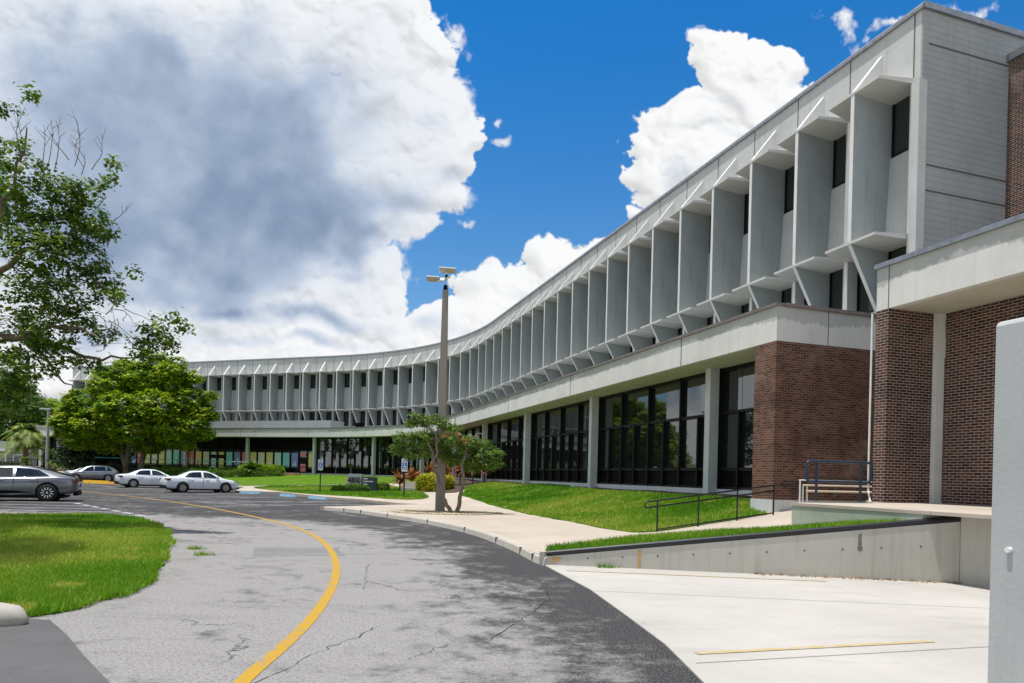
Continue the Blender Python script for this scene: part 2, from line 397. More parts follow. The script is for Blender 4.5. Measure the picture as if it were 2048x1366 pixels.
# ------------------------------------------------------------------ terrain
CP = []
for x, y in ((-60, 77.5), (-46, 75.5), (-37, 71.5), (-30, 64.5), (-22.5, 57.4), (-18.8, 50.5), (-15.4, 45.4), (-11.7, 41.6), (-8.9, 39.9), (-6, 37), (-4.5, 34.5), (-6.5, 28), (-5.35, 25.9),
             (-2.8, 22.4), (-.97, 18.7), (.11, 14.9), (-.7, 29), (.72, 25.9), (1.81, 22.9), (2.63, 20.1), (3.2, 18.6), (-2.5, 33), (0.6, 17)): CP.append((x, y, .14))
for s in np.arange(.8, 49, 2.4):
    x, y, h = plan(s, .95); CP.append((x, y, 1.10 if s < 15 else 1.18))
    x, y, h = plan(s, -1.5); CP.append((x, y, 1.2))
x, y, h = plan(-.48, 1.4); CP.append((x, y, .80))
CP += [(3.75, 17.5, .28), (4.89, 17.8, .42), (5.99, 18.1, .58), (7.0, 18.3, .74), (.4, 13.25, .16), (2.89, 15.86, .27), (4.63, 15.41, .46), (5.64, 14.2, .60),
       (.6, 12.6, .17), (2.3, 12.3, .36), (4.1, 12.0, .60), (5.8, 11.75, .83), (7.4, 11.5, 1.0), (8.5, 16.5, .95), (10., 17.5, 1.), (9, 13, 1.0), (11, 15, 1.),
       (-10., 58, .55), (-6, 52, .5), (-3, 42, .45), (-1.5, 37, .45), (-75, 88, .4), (-66, 95, .9)]
CP = np.array(CP)
def tps_fit(P):
    n = len(P); d = np.hypot(P[:, None, 0]-P[None, :, 0], P[:, None, 1]-P[None, :, 1])
    K = np.where(d > 0, d*d*np.log(d+1e-12), 0)+np.eye(n)*.4
    Q = np.c_[np.ones(n), P[:, :2]]
    A = np.block([[K, Q], [Q.T, np.zeros((3, 3))]])
    return np.linalg.solve(A, np.r_[P[:, 2], 0, 0, 0])
TW = tps_fit(CP)
def terr(xy):
    xy = np.atleast_2d(np.asarray(xy, float)); out = np.empty(len(xy))
    for i in range(0, len(xy), 4000):
        q = xy[i:i+4000]
        d = np.hypot(q[:, None, 0]-CP[None, :, 0], q[:, None, 1]-CP[None, :, 1])
        out[i:i+4000] = np.where(d > 0, d*d*np.log(d+1e-12), 0)@TW[:-3]+TW[-3]+q@TW[-2:]
    return np.clip(out, .13, 1.25)
def th(x, y): return float(terr([(x, y)])[0])
def inside(poly, pts):
    pts = np.asarray(pts, float); x, y = pts[:, 0], pts[:, 1]; r = np.zeros(len(pts), bool)
    n = len(poly)
    for i in range(n):
        x1, y1 = poly[i]; x2, y2 = poly[(i+1) % n]
        if y1 == y2: continue
        c = ((y1 > y) != (y2 > y)) & (x < (x2-x1)*(y-y1)/(y2-y1)+x1); r ^= c
    return r
def smoothpoly(P, it=2, closed=True):
    P = [np.array(p, float) for p in P]
    for _ in range(it):
        Q = []; n = len(P)
        for i in range(n if closed else n-1):
            a, b = P[i], P[(i+1) % n]; Q += [a*.75+b*.25, a*.25+b*.75]
        if not closed: Q = [P[0]]+Q+[P[-1]]
        P = Q
    return [tuple(p) for p in P]
def densify(P, st, closed=True):
    r = []; n = len(P)
    for i in range(n if closed else n-1):
        a, b = np.array(P[i]), np.array(P[(i+1) % n]); k = max(1, int(np.hypot(*(b-a))/st))
        for j in range(k): r.append(tuple(a+(b-a)*j/k))
    if not closed: r.append(tuple(P[-1]))
    return r
def sheet(name, poly, res, zf, m, skirt=0., jitter=0.):
    B = densify(poly, res)
    if jitter:
        B = [(x+random.uniform(-jitter, jitter), y+random.uniform(-jitter, jitter)) for x, y in B]
    xs = [p[0] for p in B]; ys = [p[1] for p in B]
    gx, gy = np.meshgrid(np.arange(min(xs)+res/2, max(xs), res), np.arange(min(ys)+res/2, max(ys), res))
    g = np.c_[gx.ravel(), gy.ravel()]; g = g[inside(B, g)]
    V = [Vector(p) for p in B]+[Vector(p) for p in g]
    n = len(B)
    r = delaunay_2d_cdt(V, [(i, (i+1) % n) for i in range(n)], [], 1, 1e-5)
    v2 = np.array([tuple(v) for v in r[0]]); z = zf(v2)
    mb = MB(); vs = [(a, b, c) for (a, b), c in zip(v2, z)]
    fs = [tuple(f) for f in r[2]]
    mb.add(vs, fs)
    if skirt:
        cnt = {}
        for f in fs:
            for i in range(3):
                e = (f[i], f[(i+1) % 3]); cnt[e] = 1
        bd = [e for e in cnt if (e[1], e[0]) not in cnt]
        for a, b in bd:
            mb.add([vs[a], vs[b], (vs[b][0], vs[b][1], vs[b][2]-skirt), (vs[a][0], vs[a][1], vs[a][2]-skirt)], [(3, 2, 1, 0)])
    return mb.build(name, m)
def ribbon(name, pts, w, z, m, taper=None):
    mb = MB(); n = len(pts); vs = []
    for i, p in enumerate(pts):
        a = np.array(pts[max(0, i-1)]); b = np.array(pts[min(n-1, i+1)]); t = (b-a)/max(1e-9, np.hypot(*(b-a)))
        ww = (w if taper is None else taper[i])/2
        zv = z(p) if callable(z) else z
        vs += [(p[0]-t[1]*ww, p[1]+t[0]*ww, zv), (p[0]+t[1]*ww, p[1]-t[0]*ww, zv)]
    mb.add(vs, [(2*i+1, 2*i+3, 2*i+2, 2*i) for i in range(n-1)])
    return mb.build(name, m)

# ------------------------------------------------------------------ ground
mb = MB(); mb.add([(-900, -200, -.06), (900, -200, -.06), (900, 1500, -.06), (-900, 1500, -.06)], [(0, 1, 2, 3)])
struct(mb.build('ground', MT['tan_ground']))
gx = np.r_[np.arange(-110, -28, 4), np.arange(-28, 6.01, .3), [10, 16, 24]]
gy = np.r_[[-14, -8, -3], np.arange(0, 50, .3), np.arange(50, 82, 3)]
X, Y = np.meshgrid(gx, gy); nx = len(gx)
v = np.c_[X.ravel(), Y.ravel(), np.zeros(X.size)]
idx = np.arange(X.size).reshape(X.shape)
f = np.c_[idx[:-1, :-1].ravel(), idx[:-1, 1:].ravel(), idx[1:, 1:].ravel(), idx[1:, :-1].ravel()]
me = bpy.data.meshes.new('asphalt_road'); me.from_pydata(v.tolist(), [], f.tolist()); me.materials.append(MT['asphalt'])
dl = np.array([(.75, -14), (.6, 5.4), (.18, 7.4), (-.3, 9.6), (-1.2, 13.7), (-2.6, 17.4), (-4.6, 20.6), (-7.5, 22.4), (-11, 23.2), (-30, 24)], float)
best = np.full(len(v), 1e9); sg = np.zeros(len(v))
for a, b in zip(dl[:-1], dl[1:]):
    t = np.clip(((v[:, :2]-a)@(b-a))/((b-a)@(b-a)), 0, 1); q = a+t[:, None]*(b-a); d = np.hypot(*(v[:, :2]-q).T)
    s_ = np.sign((b-a)[0]*(v[:, 1]-a[1])-(b-a)[1]*(v[:, 0]-a[0])); up = d < best; best[up] = d[up]; sg[up] = s_[up]
wear = np.clip(.5+sg*best*.34, 0.14, .90)
lot = np.clip((v[:, 1]-22)/6, 0, 1); wear = wear*(1-lot)+lot*.22
at_ = me.attributes.new('wear', 'FLOAT', 'POINT'); at_.data.foreach_set('value', wear.astype(np.float32))
struct(link('asphalt_road', me))

CURB = smoothpoly([(-7.95, 28.4), (-6.5, 27.5), (-5.35, 25.9), (-2.82, 22.4), (-.97, 18.7), (.11, 14.9), (.5, 12.95)], 2, False)
pl = [plan(s, .9)[:2] for s in np.arange(-.3, 47.5, .8)]
walk_poly = [(-75, 81), (-60, 77.5), (-46, 75.5), (-37, 71.5), (-30, 64.5), (-22.5, 57.4), (-19.01, 46.92), (-15.66, 46.17), (-11.3, 40.28), (-8.32, 37.54), (-5.47, 33.6), (-4.48, 33.3)]+CURB + \
    [(.6, 12.75), (2.3, 12.5), (4.1, 12.22), (5.8, 11.95), (6.6, 11.85), (8.5, 13), (11, 15.5), (11.5, 18.5), (9.8, 19.6), (7.3, 18.75)]+pl+[(-75, 104)]
struct(sheet('sidewalk', walk_poly, 1.0, lambda p: terr(p), MT['walk'], .5))
# dropped apron between the bays and the kerb
drive_poly = [(.62, 12.5), (1.17, 9.85), (1.38, 8.11), (1.54, 6.69), (1.57, 5.46), (1.4, 3), (.9, 0), (.2, -4), (14, -4), (14, 12), (7.6, 11.6)]
struct(sheet('driveway', drive_poly, 1.5, lambda p: np.full(len(p), .012), MT['drive'], .012))
struct(sheet('asphalt_patch', [(-4.77, 7.1), (-4.2, 6.5), (-3.6, 5.8), (-2.96, 5.09), (-2.5, 4.2), (-9, 3), (-9, 7.4)], 1, lambda p: np.full(len(p), .004), MT['patch']))
struct(sheet('repair_patch', [(-5.3, 14.17), (-3.73, 14.5), (-3.17, 13.15), (-4.81, 12.8)], 1, lambda p: np.full(len(p), .003), MT['patch2']))
# centre line, lot lines
yl = smoothpoly([(-1.75, 3), (-2.03, 5.16), (-2.05, 6.32), (-2.2, 7.95), (-2.58, 10.18), (-3.18, 12.49), (-4.01, 14.99), (-5.27, 17.92), (-7.13, 21.09), (-9.88, 24.88), (-13.29, 29.15), (-18.48, 34.9), (-24.94, 40.87), (-40, 53)], 3, False)
struct(ribbon('yellow_centre_line', yl, .128, .005, MT['yline']))
mbw = MB()
def stripe(a, b, w, z=.005, m=mbw):
    a = np.array(a, float); b = np.array(b, float); t = (b-a)/np.hypot(*(b-a)); n = np.array((-t[1], t[0]))*w/2
    m.add([(*(a+n), z), (*(a-n), z), (*(b-n), z), (*(b+n), z)], [(0, 1, 2, 3)])
for a, b in (((-12.35, 22.6), (-24, 21.2)), ((-13.6, 24.0), (-26, 22.9)), ((-15.0, 25.4), (-28, 24.6)), ((-16.4, 27.0), (-30, 26.6)), ((-18.2, 29.0), (-32, 29.0))):
    stripe(a, b, .11)
for k in range(7):
    x, y = -12.0-k*.98, 22.35+k*1.0; stripe((x, y), (x-.55, y+.48), .16)
for a, b in (((-14.6, 32.2), (-9.3, 37.0)), ((-15.6, 33.3), (-8.2, 36.7)), ((-19, 37), (-13.4, 41.2)), ((-22, 40), (-17.2, 45.0)), ((-12.6, 30.3), (-7.3, 34.2)), ((-14.3, 31.8), (-10, 31.0)), ((-30, 47.5), (-24, 52)), ((-27, 44.5), (-22.5, 48.6)), ((-34, 55), (-26, 49.5))):
    stripe(a, b, .11)
struct(mbw.build('parking_lines', MT['wline']))
mbs = MB(); stripe((1.66, 6.0), (6.2, 7.27), .010, .0165, mbs); stripe((1.2, 9.7), (7.2, 9.0), .010, .0165, mbs); struct(mbs.build('driveway_joint', MT['joint']))
mby = MB(); stripe((1.75, 6.33), (4.4, 7.07), .075, .018, mby); stripe((.96, 11.74), (5.2, 11.22), .06, .018, mby)
struct(mby.build('faded_yellow_line', MT['yline_old']))
# cracks
mbc = MB()
def crack(a, b, w=.018, n=22, j=.03):
    a = np.array(a, float); b = np.array(b, float); P = [a+(b-a)*i/n+rng.normal(0, j, 2)*(0 < i < n) for i in range(n+1)]
    for p, q in zip(P[:-1], P[1:]):
        t = (q-p)/max(1e-6, np.hypot(*(q-p))); nn = np.array((-t[1], t[0]))*w*random.uniform(.1, .5)/2
        mbc.add([(*(p+nn), .0045), (*(p-nn), .0045), (*(q-nn), .0045), (*(q+nn), .0045)], [(0, 1, 2, 3)])
crack((-1.95, 5.0), (-1.35, 7.2), .022); crack((-2.0, 9.4), (-2.5, 12.0), .02); crack((-.2, 6.6), (.55, 9.0), .02, 20, .015); crack((.55, 9.0), (.45, 11.0), .02, 10, .012)
crack((-.75, 7.3), (-.15, 8.4), .012, 8, .01); crack((-.9, 5.9), (-.5, 6.6), .012); crack((-5.3, 14.17), (-4.81, 12.8), .014, 6, .01); crack((-5.3, 14.17), (-3.2, 14.6), .01, 8, .01); crack((-3.73, 14.5), (-3.17, 13.1), .014, 8, .02)
crack((-7.6, 13.6), (-1.6, 13.6), .012, 20, .015); crack((-7.2, 12.4), (-1.2, 12.9), .012, 20, .02)
struct(mbc.build('asphalt_cracks', MT['black']))

# kerb along the walk
def kerb(name, P, w, z1, m=MT['kerb'], z0=-.02):
    mb = MB(); n = len(P); vs = []
    for i, p in enumerate(P):
        a = np.array(P[max(0, i-1)]); b = np.array(P[min(n-1, i+1)]); t = (b-a)/np.hypot(*(b-a)); nn = np.array((-t[1], t[0]))
        for o, z in ((-.01, z0), (.02, z1-.03), (.05, z1), (w, z1+.002), (w, z0)): vs.append((*(np.array(p)+nn*o), z))
    fs = [(i*5+j, i*5+j+1, i*5+5+j+1, i*5+5+j) for i in range(n-1) for j in range(4)]+[(0, 4, 3, 2, 1), tuple((n-1)*5+k for k in range(5))]
    mb.add(vs, fs); return mb.build(name, m)
K = [(x-.05, y-.05) for x, y in CURB[2:]]
kk = kerb('kerb', densify(K+[(.62, 12.42)], .5, False), .22, .152); struct(kk)
mbj = MB()
for i in range(3, len(K)-1, 3):
    t_ = np.array(K[i+1])-np.array(K[i-1]); t_ /= np.hypot(*t_); mbj.box((K[i][0]-t_[1]*.1, K[i][1]+t_[0]*.1, .08), (.005, .234, .1455), math.atan2(t_[1], t_[0]))
struct(mbj.build('kerb_joints', MT['joint']))
# lawns
def lawn(name, poly, lift=.035, res=.6, it=1):
    P = smoothpoly(poly, it) if it else poly
    struct(sheet(name, P, res, lambda p: terr(p)+lift, MT['lawn'], .06, .03)); return P
pA = [plan(s, 1.10 if s < 6.4 else .86)[:2] for s in np.arange(.2, 13.2, .6)]
LA = [(-2.86, 39.4), (-.86, 31.2), (.72, 25.9), (1.81, 22.9), (2.63, 20.1), (3.35, 18.0), (3.75, 17.62), (4.89, 18.02), (5.99, 18.25), (6.95, 18.5)]+[off(plan(-.3, 1.45)[:2], .1, -.2)]+pA+[(-3.1, 47)]
LAWN_A = lawn('lawn_mound', LA, it=0)
LC = [(-22.3, 57.2), (-15.4, 46.2), (-11.67, 42.2), (-8.86, 40.5), (-6.03, 37.5), (-4.75, 38.2), (-5.0, 41.5), (-7.4, 50), (-10.2, 58), (-14.9, 59.5)]
LAWN_C = lawn('lawn_front', LC)
pB = [plan(s, .86)[:2] for s in np.arange(20.5, 46, 1.)]
LB = [(-23, 58.9), (-15, 61.0), (-10.4, 60.3), (-7.6, 56.5)]+pB+[(-66, 93), (-60, 82), (-48, 79), (-46, 76.3), (-37, 72.6), (-30.5, 66)]
LAWN_B = lawn('lawn_back', LB, res=1.2, it=0)
LS = [(.72, 12.85), (2.3, 12.55), (4.1, 12.27), (5.8, 12.0), (7.3, 11.8), (6.3, 13.2), (5.6, 14.1), (4.55, 14.9), (2.85, 14.9), (.7, 13.3)]
LAWN_S = lawn('lawn_strip', LS, .04, .3, 0)
ISL = [(-30, 14), (-22, 19.0), (-15.2, 20.6), (-14.2, 21.4), (-12.56, 21.93), (-9.93, 19.05), (-7.6, 15.23), (-6.4, 12.6), (-5.3, 10.25), (-4.85, 8.9), (-4.82, 7.9), (-4.96, 7.2), (-6.5, 7.0), (-12, 5.5), (-30, 2)]
IS = smoothpoly(ISL, 2)
struct(sheet('grass_island', IS, .5, lambda p: .02+.10*np.clip(np.hypot(p[:, 0]+13, p[:, 1]-14)*-.1+1, 0, 1), MT['lawn'], .06, .11))
def isl_z(p): return .015+.10*np.clip(np.hypot(p[:, 0]+13, p[:, 1]-14)*-.1+1, 0, 1)
# kerb stub at the near end of the island
mb = MB(); mb.tube([(-4.86, 6.86, .03), (-4.97, 6.88, .06), (-5.3, 6.86, .07), (-7.5, 6.4, .07), (-9, 6.1, .07)], [.05, .13, .17, .17, .17], 10)
struct(mb.build('island_kerb', MT['kerb'], smooth=True))
# mulch along plinth, gravel round the tree, tan far pavement
MU = [plan(s, .85)[:2] for s in np.arange(.6, 7, .5)]+[plan(s, 1.15)[:2] for s in (6, 4.5, 3, 2.2, 1.2)]
struct(sheet('mulch_bed', MU, .5, lambda p: terr(p)+.05, MT['mulch'], .05, .05))
MU2 = [(-9.2, 55), (-6.2, 48.5), (-4.6, 43.4), (-3.5, 43), (-2.6, 47), (-2.2, 55), (-4, 60), (-8, 60)]
struct(sheet('planting_bed', MU2, .8, lambda p: terr(p)+.05, MT['mulch'], .05, .05))
ang = np.linspace(0, 2*pi, 22)[:-1]
GR = [(-2.6+2.1*cos(a)*(1+.15*sin(3*a)), 26.4+1.7*sin(a)*(1+.2*cos(2*a))) for a in ang]
struct(sheet('gravel_bed', GR, .4, lambda p: terr(p)+.03, MT['litter'], .03, .12))
struct(sheet('tan_pavement', [(-76, 82.5), (-60, 78.6), (-50, 77.2), (-49, 80), (-53, 89), (-80, 93)], 2, lambda p: terr(p)+.05, MT['tan_ground'], .05))

# ------------------------------------------------------------------ the curved building
bx, by, _ = plan(12, -2.)
BLD = thing('office_building', 'long curved three storey white concrete office building with rows of sunshade fins', 'building', (bx, by, 1.2))
sweep([(-.44, ZU+.03), (-.44, ZR), (-.66, ZR), (-.66, ZU+.03)], -.595, SMAX+.1, 'upper_wall', MT['white_conc'], BLD)
sweep([(-.405, ZR), (-.405, ZR+.10), (-.42, ZR+.17), (-.66, ZR+.17), (-.66, ZR)], -.64, SMAX+.12, 'roof_coping', MT['metal_cap'], BLD)
sweep([(-.6, ZR-.3), (-.6, ZR-.2), (-8.6, ZR-.2), (-8.6, ZR-.3)], -.6, SMAX, 'roof', MT['endwall'], BLD)
sweep([(-8.5, ZB), (-8.5, ZR+.1), (-8.7, ZR+.1), (-8.7, ZB)], -.6, SMAX, 'rear_wall', MT['endwall'], BLD)
zw = zz(4.2)
sweep([(-.605, zw-.02), (-.545, ZL+.02), (-.70, ZL+.02), (-.70, zw-.02)], -.5, SMAX, 'spandrel_panel', MT['white_conc'], BLD)
sweep([(-.59, zz(2.27)), (-.59, ZT-.2), (-.70, ZT-.2), (-.70, zz(2.27))], -.5, SMAX, 'lower_panel', MT['white_conc'], BLD)
sweep([(-.71, ZT-.2), (-.71, ZU), (-.8, ZU), (-.8, ZT-.2)], -.5, SMAX, 'dark_interior', MT['black'], BLD)
# module parts (local: x along facade, y outwards, z up)
dw = .44*M; dg = .616*M
def ledge_mesh(z):
    mb = MB(); P = [(-.492*M, -dg-.02), (.492*M, -dg-.02), (.492*M, -dw), (.40*M, .0), (-.40*M, .0), (-.492*M, -dw)]
    mb.add([(x, y, z-.11+(.03 if y > -.1 else -.05)) for x, y in P]+[(x, y, z) for x, y in P], [(5, 4, 3, 2, 1, 0), (6, 7, 8, 9, 10, 11)]+[(i, (i+1) % 6, 6+(i+1) % 6, 6+i) for i in range(6)])
    return mb.mesh('sunshade_ledge', MT['ledge_conc'])
LEDU, LEDL = ledge_mesh(ZU+.13), ledge_mesh(ZL)
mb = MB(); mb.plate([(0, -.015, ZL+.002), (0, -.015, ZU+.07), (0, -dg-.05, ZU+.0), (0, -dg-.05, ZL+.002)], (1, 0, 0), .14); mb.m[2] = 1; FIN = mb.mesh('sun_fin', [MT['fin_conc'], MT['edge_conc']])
mb = MB(); zg = zz(5.50); mb.plate([(0, -.02, ZU+.131), (0, -dw-.01, zg), (0, -dw-.01, ZU+.131)], (1, 0, 0), .17); BRK = mb.mesh('bracket', MT['edge_conc'])
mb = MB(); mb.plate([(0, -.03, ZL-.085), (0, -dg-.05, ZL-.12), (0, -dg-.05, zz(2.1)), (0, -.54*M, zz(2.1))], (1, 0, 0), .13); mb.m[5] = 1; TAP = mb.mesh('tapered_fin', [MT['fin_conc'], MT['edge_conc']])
def win_mesh(z0, z1, y):
    mb = MB(); wx = .46*M
    for sx in (-1, 1):
        a, b = sorted((sx*.04*M, sx*wx)); mb.cur = 1
        mb.box(((a+b)/2, y, (z0+z1)/2), (b-a, .03, z1-z0)); mb.cur = 0
        for zc in (z0+.03, z1-.03): mb.box(((a+b)/2, y+.025, zc), (b-a, .08, .06))
        for xc in (a+.03, b-.03): mb.box((xc, y+.027, (z0+z1)/2), (.06, .082, z1-z0-.12))
    return mb.mesh('window', [MT['bronze'], MT['glass2']])
WU, WL = win_mesh(zw, ZU+.05, -dg-.05), win_mesh(zz(2.27), ZL-.1, -dg-.03)
# some lower windows have drawn white blinds behind the pane
mbb = MB(); mbb.cur = 0
WB = WL.copy(); WB.materials[1] = simple('drawn_blind', (.30, .34, .34), .6, 0, .1)
mb = MB(); mb.box((0, -(dw+dg)/2-.03, (ZT-.2+ZU)/2), (.20, dg-dw+.08, ZU-ZT+.2)); POST = mb.mesh('joint_post', MT['white_conc'])
mb = MB(); mb.box((0, -dw+.004, (ZU+.15+ZR)/2), (.035, .012, ZR-ZU-.15)); JNT = mb.mesh('panel_joint', MT['joint'])
for i in range(48):
    x, y, h = plan(i); rz = rot_at(h)
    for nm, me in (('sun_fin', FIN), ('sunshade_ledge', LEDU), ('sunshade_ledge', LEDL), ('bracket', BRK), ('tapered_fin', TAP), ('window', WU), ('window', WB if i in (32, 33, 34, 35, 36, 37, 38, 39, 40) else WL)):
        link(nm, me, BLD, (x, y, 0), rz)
for i in range(49):
    s = i-.5
    x, y, h = plan(s, 0); rz = rot_at(h)
    link('joint_post', POST, BLD, (x, y, 0), rz); link('panel_joint', JNT, BLD, (x, y, 0), rz)
# end wall of the upper mass
c0 = plan(-.615, -.44)[:2]
def local_obj(mb, name, m, origin, parent, rz=None):    # local x: into the building, y: towards the camera along facade, z up
    return mb.build(name, m, parent, (origin[0], origin[1], 0), math.atan2(UD[1], UD[0]) if rz is None else rz)
mb = MB(); mb.box((7.1, .15, (ZR+ZT)/2), (14.18, .3, ZR-ZT)); local_obj(mb, 'end_wall', MT['endwall'], off(c0, 0., 0), BLD)
mb = MB(); mb.box((.09, .126, (ZU-.05+ZT-1)/2), (.30, .27, ZU-.05-ZT+1)); local_obj(mb, 'corner_pier', MT['white_conc'], off(c0, -.006, -.04), BLD)
mb = MB()
for zc in (14.6, 11.05, 10.3):
    mb = MB(); mb.box((3.0, -.002, zc), (5.7, .02, .045)); local_obj(mb, 'groove', MT['joint'], off(c0, -.001, .1), BLD)
mb = MB(); mb.box((7, .1, ZR+.085), (14.2, .42, .172)); local_obj(mb, 'end_coping', MT['metal_cap'], off(c0, .02, .06), BLD)
# podium
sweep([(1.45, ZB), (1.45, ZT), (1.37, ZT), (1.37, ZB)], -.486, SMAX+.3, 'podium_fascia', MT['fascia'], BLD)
sweep([(1.475, ZT), (1.475, ZT+.09), (1.35, ZT+.09), (1.35, ZT)], -.497, SMAX+.3, 'podium_coping', MT['brown_cap'], BLD)
sweep([(1.369, ZT-.35), (1.369, ZT-.3), (-.62, ZT-.3), (-.62, ZT-.35)], -.45, SMAX+.3, 'podium_roof', MT['endwall'], BLD)
sweep([(1.369, ZB+.004), (1.369, ZB+.1), (-.5, ZB+.1), (-.5, ZB+.004)], -.45, SMAX+.3, 'soffit', MT['soffit'], BLD)
sweep([(.86, .3), (.86, FLOOR+.12), (.70, FLOOR+.12), (.70, .3)], -.42, SMAX, 'plinth', MT['plinth'], BLD)
# fascia joints
mbj = MB()
for s in np.arange(1.5, 47, 4):
    x, y, h = plan(s, 1.452); mbj.box((x, y, (ZB+ZT)/2), (.03, .014, ZT-ZB-.01), rot_at(h))
mbj.build('fascia_joint', MT['joint'], BLD)
# columns
for i in range(12):
    x, y, h = plan(1.5+4*i, .93); mb = MB(); mb.box((0, 0, (ZB+.9)/2+.002), (.30, .36, ZB-.9)); mb.build('column', MT['plinth'], BLD, (x, y, 0), rot_at(h))
# storefront glazing, one per bay
FILMC = [(.55, .02, .03), (.62, .36, .05), (.48, .44, .30), (.55, .42, .04), (.30, .45, .44), (.04, .40, .38), (.02, .07, .36)]
FM = [simple('film_'+n, tuple(min(.85, 1.0*v_+.20) for v_ in c), .45, 0, .06) for n, c in zip(('red', 'orange', 'cream', 'yellow', 'aqua', 'teal', 'blue'), FILMC)]
FW = simple('film_white_cutout', (.62, .66, .64), .5)
def figure(mb, x, z, h, y, k):
    r = .13*h
    mb.add([(x+r*cos(a), y, z+h-r+r*sin(a)) for a in np.linspace(0, 2*pi, 11)[:-1]], [tuple(range(9, -1, -1))])
    mb.add([(x-.05*h, y, z+h-2*r), (x+.05*h, y, z+h-2*r), (x+.2*h, y, z+.25*h), (x+.10*h, y, z+.28*h), (x+.12*h, y, z), (x+.03*h, y, z), (x, y, z+.25*h), (x-.06*h, y, z), (x-.16*h, y, z), (x-.1*h, y, z+.3*h), (x-.26*h*(1 if k else .6), y, z+.5*h)], [tuple(range(10, -1, -1))])
zt1, zt2, zlo = zz(.964), zz(.17), FLOOR+.12
bays = {  # s of bay start -> film colours, in order of growing s (right to left in the photo)
    29.5: [3, 'D', 6, 5, 4, 3, 2, 3], 33.5: [0, 6, 5, 'd', 'd', 2, 1, 0], 37.5: [6, 5, 4, 3, 2, 3, 0, 6], 41.5: [5, 4, 3, 2, 1, 0, 6, 5]}
yg = .80*M
for i in range(-1, 12):
    s0 = 1.5+4*i; s1 = s0+4
    if i == -1: s0 = -.42
    if i == 11: s1 = 47.3
    sm = (s0+s1)/2; ox, oy, h = plan(sm, .93)
    fr = MB(); pn = MB(); np_ = int(round((s1-s0)*2)); films = bays.get(1.5+4*i)
    def ptz(s, d): x, y, hh = plan(s, d); return x, y, rot_at(hh)
    for k in range(np_+1):
        s = s0+(s1-s0)*k/np_
        s = min(max(s, s0+.06), s1-.06)
        x, y, r = ptz(s, .80)
        full = k % 2 == 0
        fr.box((x, y, (zlo+(ZB if full else zt1))/2), (.08, .17, (ZB if full else zt1)-zlo-.004), r)
    S = np.linspace(s0+.01, s1-.01, max(2, np_*2 if 17 < sm < 30 else 3))
    for a, b in zip(S[:-1], S[1:]):
        xa, ya, _ = plan(a, .80); xb, yb, _ = plan(b, .80)
        L = math.hypot(xb-xa, yb-ya); r = math.atan2(yb-ya, xb-xa); cx, cy = (xa+xb)/2, (ya+yb)/2
        for zc, hh in ((zt1, .10), (zt2, .10), (zlo+.04, .08), (ZB-.06, .12)): fr.box((cx, cy, zc), (L+.01, .10, hh), r)
    w = fr.build('storefront_window', MT['bronze'], BLD)
    # panes
    for row, (za, zb) in enumerate(((zlo+.08, zt2-.05), (zt2+.05, zt1-.05), (zt1+.05, ZB-.12))):
        mbp = MB(); nn = np_*2 if 17 < sm < 30 else np_
        for k in range(nn):
            a = s0+(s1-s0)*k/nn; b = s0+(s1-s0)*(k+1)/nn
            jt = 0. if films else random.uniform(-.004, .004)
            (xa, ya, _), (xb, yb, _) = plan(a, .775+jt), plan(b, .775-jt)
            mbp.add([(xa, ya, za), (xb, yb, za), (xb, yb, zb), (xa, ya, zb)], [(3, 2, 1, 0)])
        mbp.build('pane', MT['black'] if (films and row != 1) or (row == 0) else MT['glass'], w)
    if films:
        for k, c in enumerate(films):
            a = s0+(s1-s0)*(k+.12)/np_; b = s0+(s1-s0)*(k+.88)/np_
            (xa, ya, ha), (xb, yb, _) = plan(a, .80), plan(b, .80)
            L = math.hypot(xb-xa, yb-ya); r = rot_at(ha)
            za, zb = zt2-.1, zt1-.25
            mid = ((xa+xb)/2, (ya+yb)/2, 0)
            mb = MB()
            if c in ('D', 'd'):
                colr = FM[0] if c == 'D' else (FM[3] if k == 3 else FM[4])
                mb.box((0, 0, (zlo+.15+zt1)/2-.4), (L*1.1, .06, zt1-zlo-.9)); mb.cur = 1
                mb.box((0, .036, 1.95 if c == 'D' else 2.2), (L*.8, .012, .9 if c == 'D' else 1.4)); mb.box((0, .036, zt1-.45), (L*.9, .012, .35)); mb.cur = 2
                if c == 'D': mb.box((0, .036, 1.95+.0-.9+.0), (L*.8, .012, .7))
                d = link('door', mb.mesh('door', [MT['bronze'], colr, FW]), BLD, mid, r)
            else:
                mb.box((0, .01, (za+zb)/2), (L, .02, zb-za)); mb.cur = 1
                if k % 3 != 0: figure(mb, -.1*L, za+.05, .75+.2*(k % 2), .024, k % 2)
                if k % 4 == 2: figure(mb, .22*L, za+.05, .5, .025, 1)
                link('window_film', mb.mesh('window_film', [FM[c], FW]), w, mid, r)
# brick end of the podium
c1 = plan(-.486, 1.45)[:2]
mb = MB(); mb.box((4., .45, (ZB+1.14)/2), (8., .9, ZB-1.14)); local_obj(mb, 'brick_wall', MT['brick_brown'], off(c1, .0, .0), BLD)
mb = MB(); mb.box((4., .45, .62), (8.04, .93, 1.036)); local_obj(mb, 'brick_plinth', MT['plinth'], off(c1, .0, -.012), BLD)
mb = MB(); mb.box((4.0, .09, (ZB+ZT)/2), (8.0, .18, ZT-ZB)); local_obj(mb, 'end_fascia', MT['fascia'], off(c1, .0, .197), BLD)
mb = MB(); mb.box((4., .1, ZT+.046), (8.0, .3, .092)); local_obj(mb, 'end_coping', MT['brown_cap'], off(c1, -.02, .25), BLD)
mb = MB(); mb.box((1.75, .0, (ZB+ZT)/2), (.02, .012, ZT-ZB-.01)); local_obj(mb, 'fascia_joint', MT['joint'], off(c1, -.002, .0), BLD)
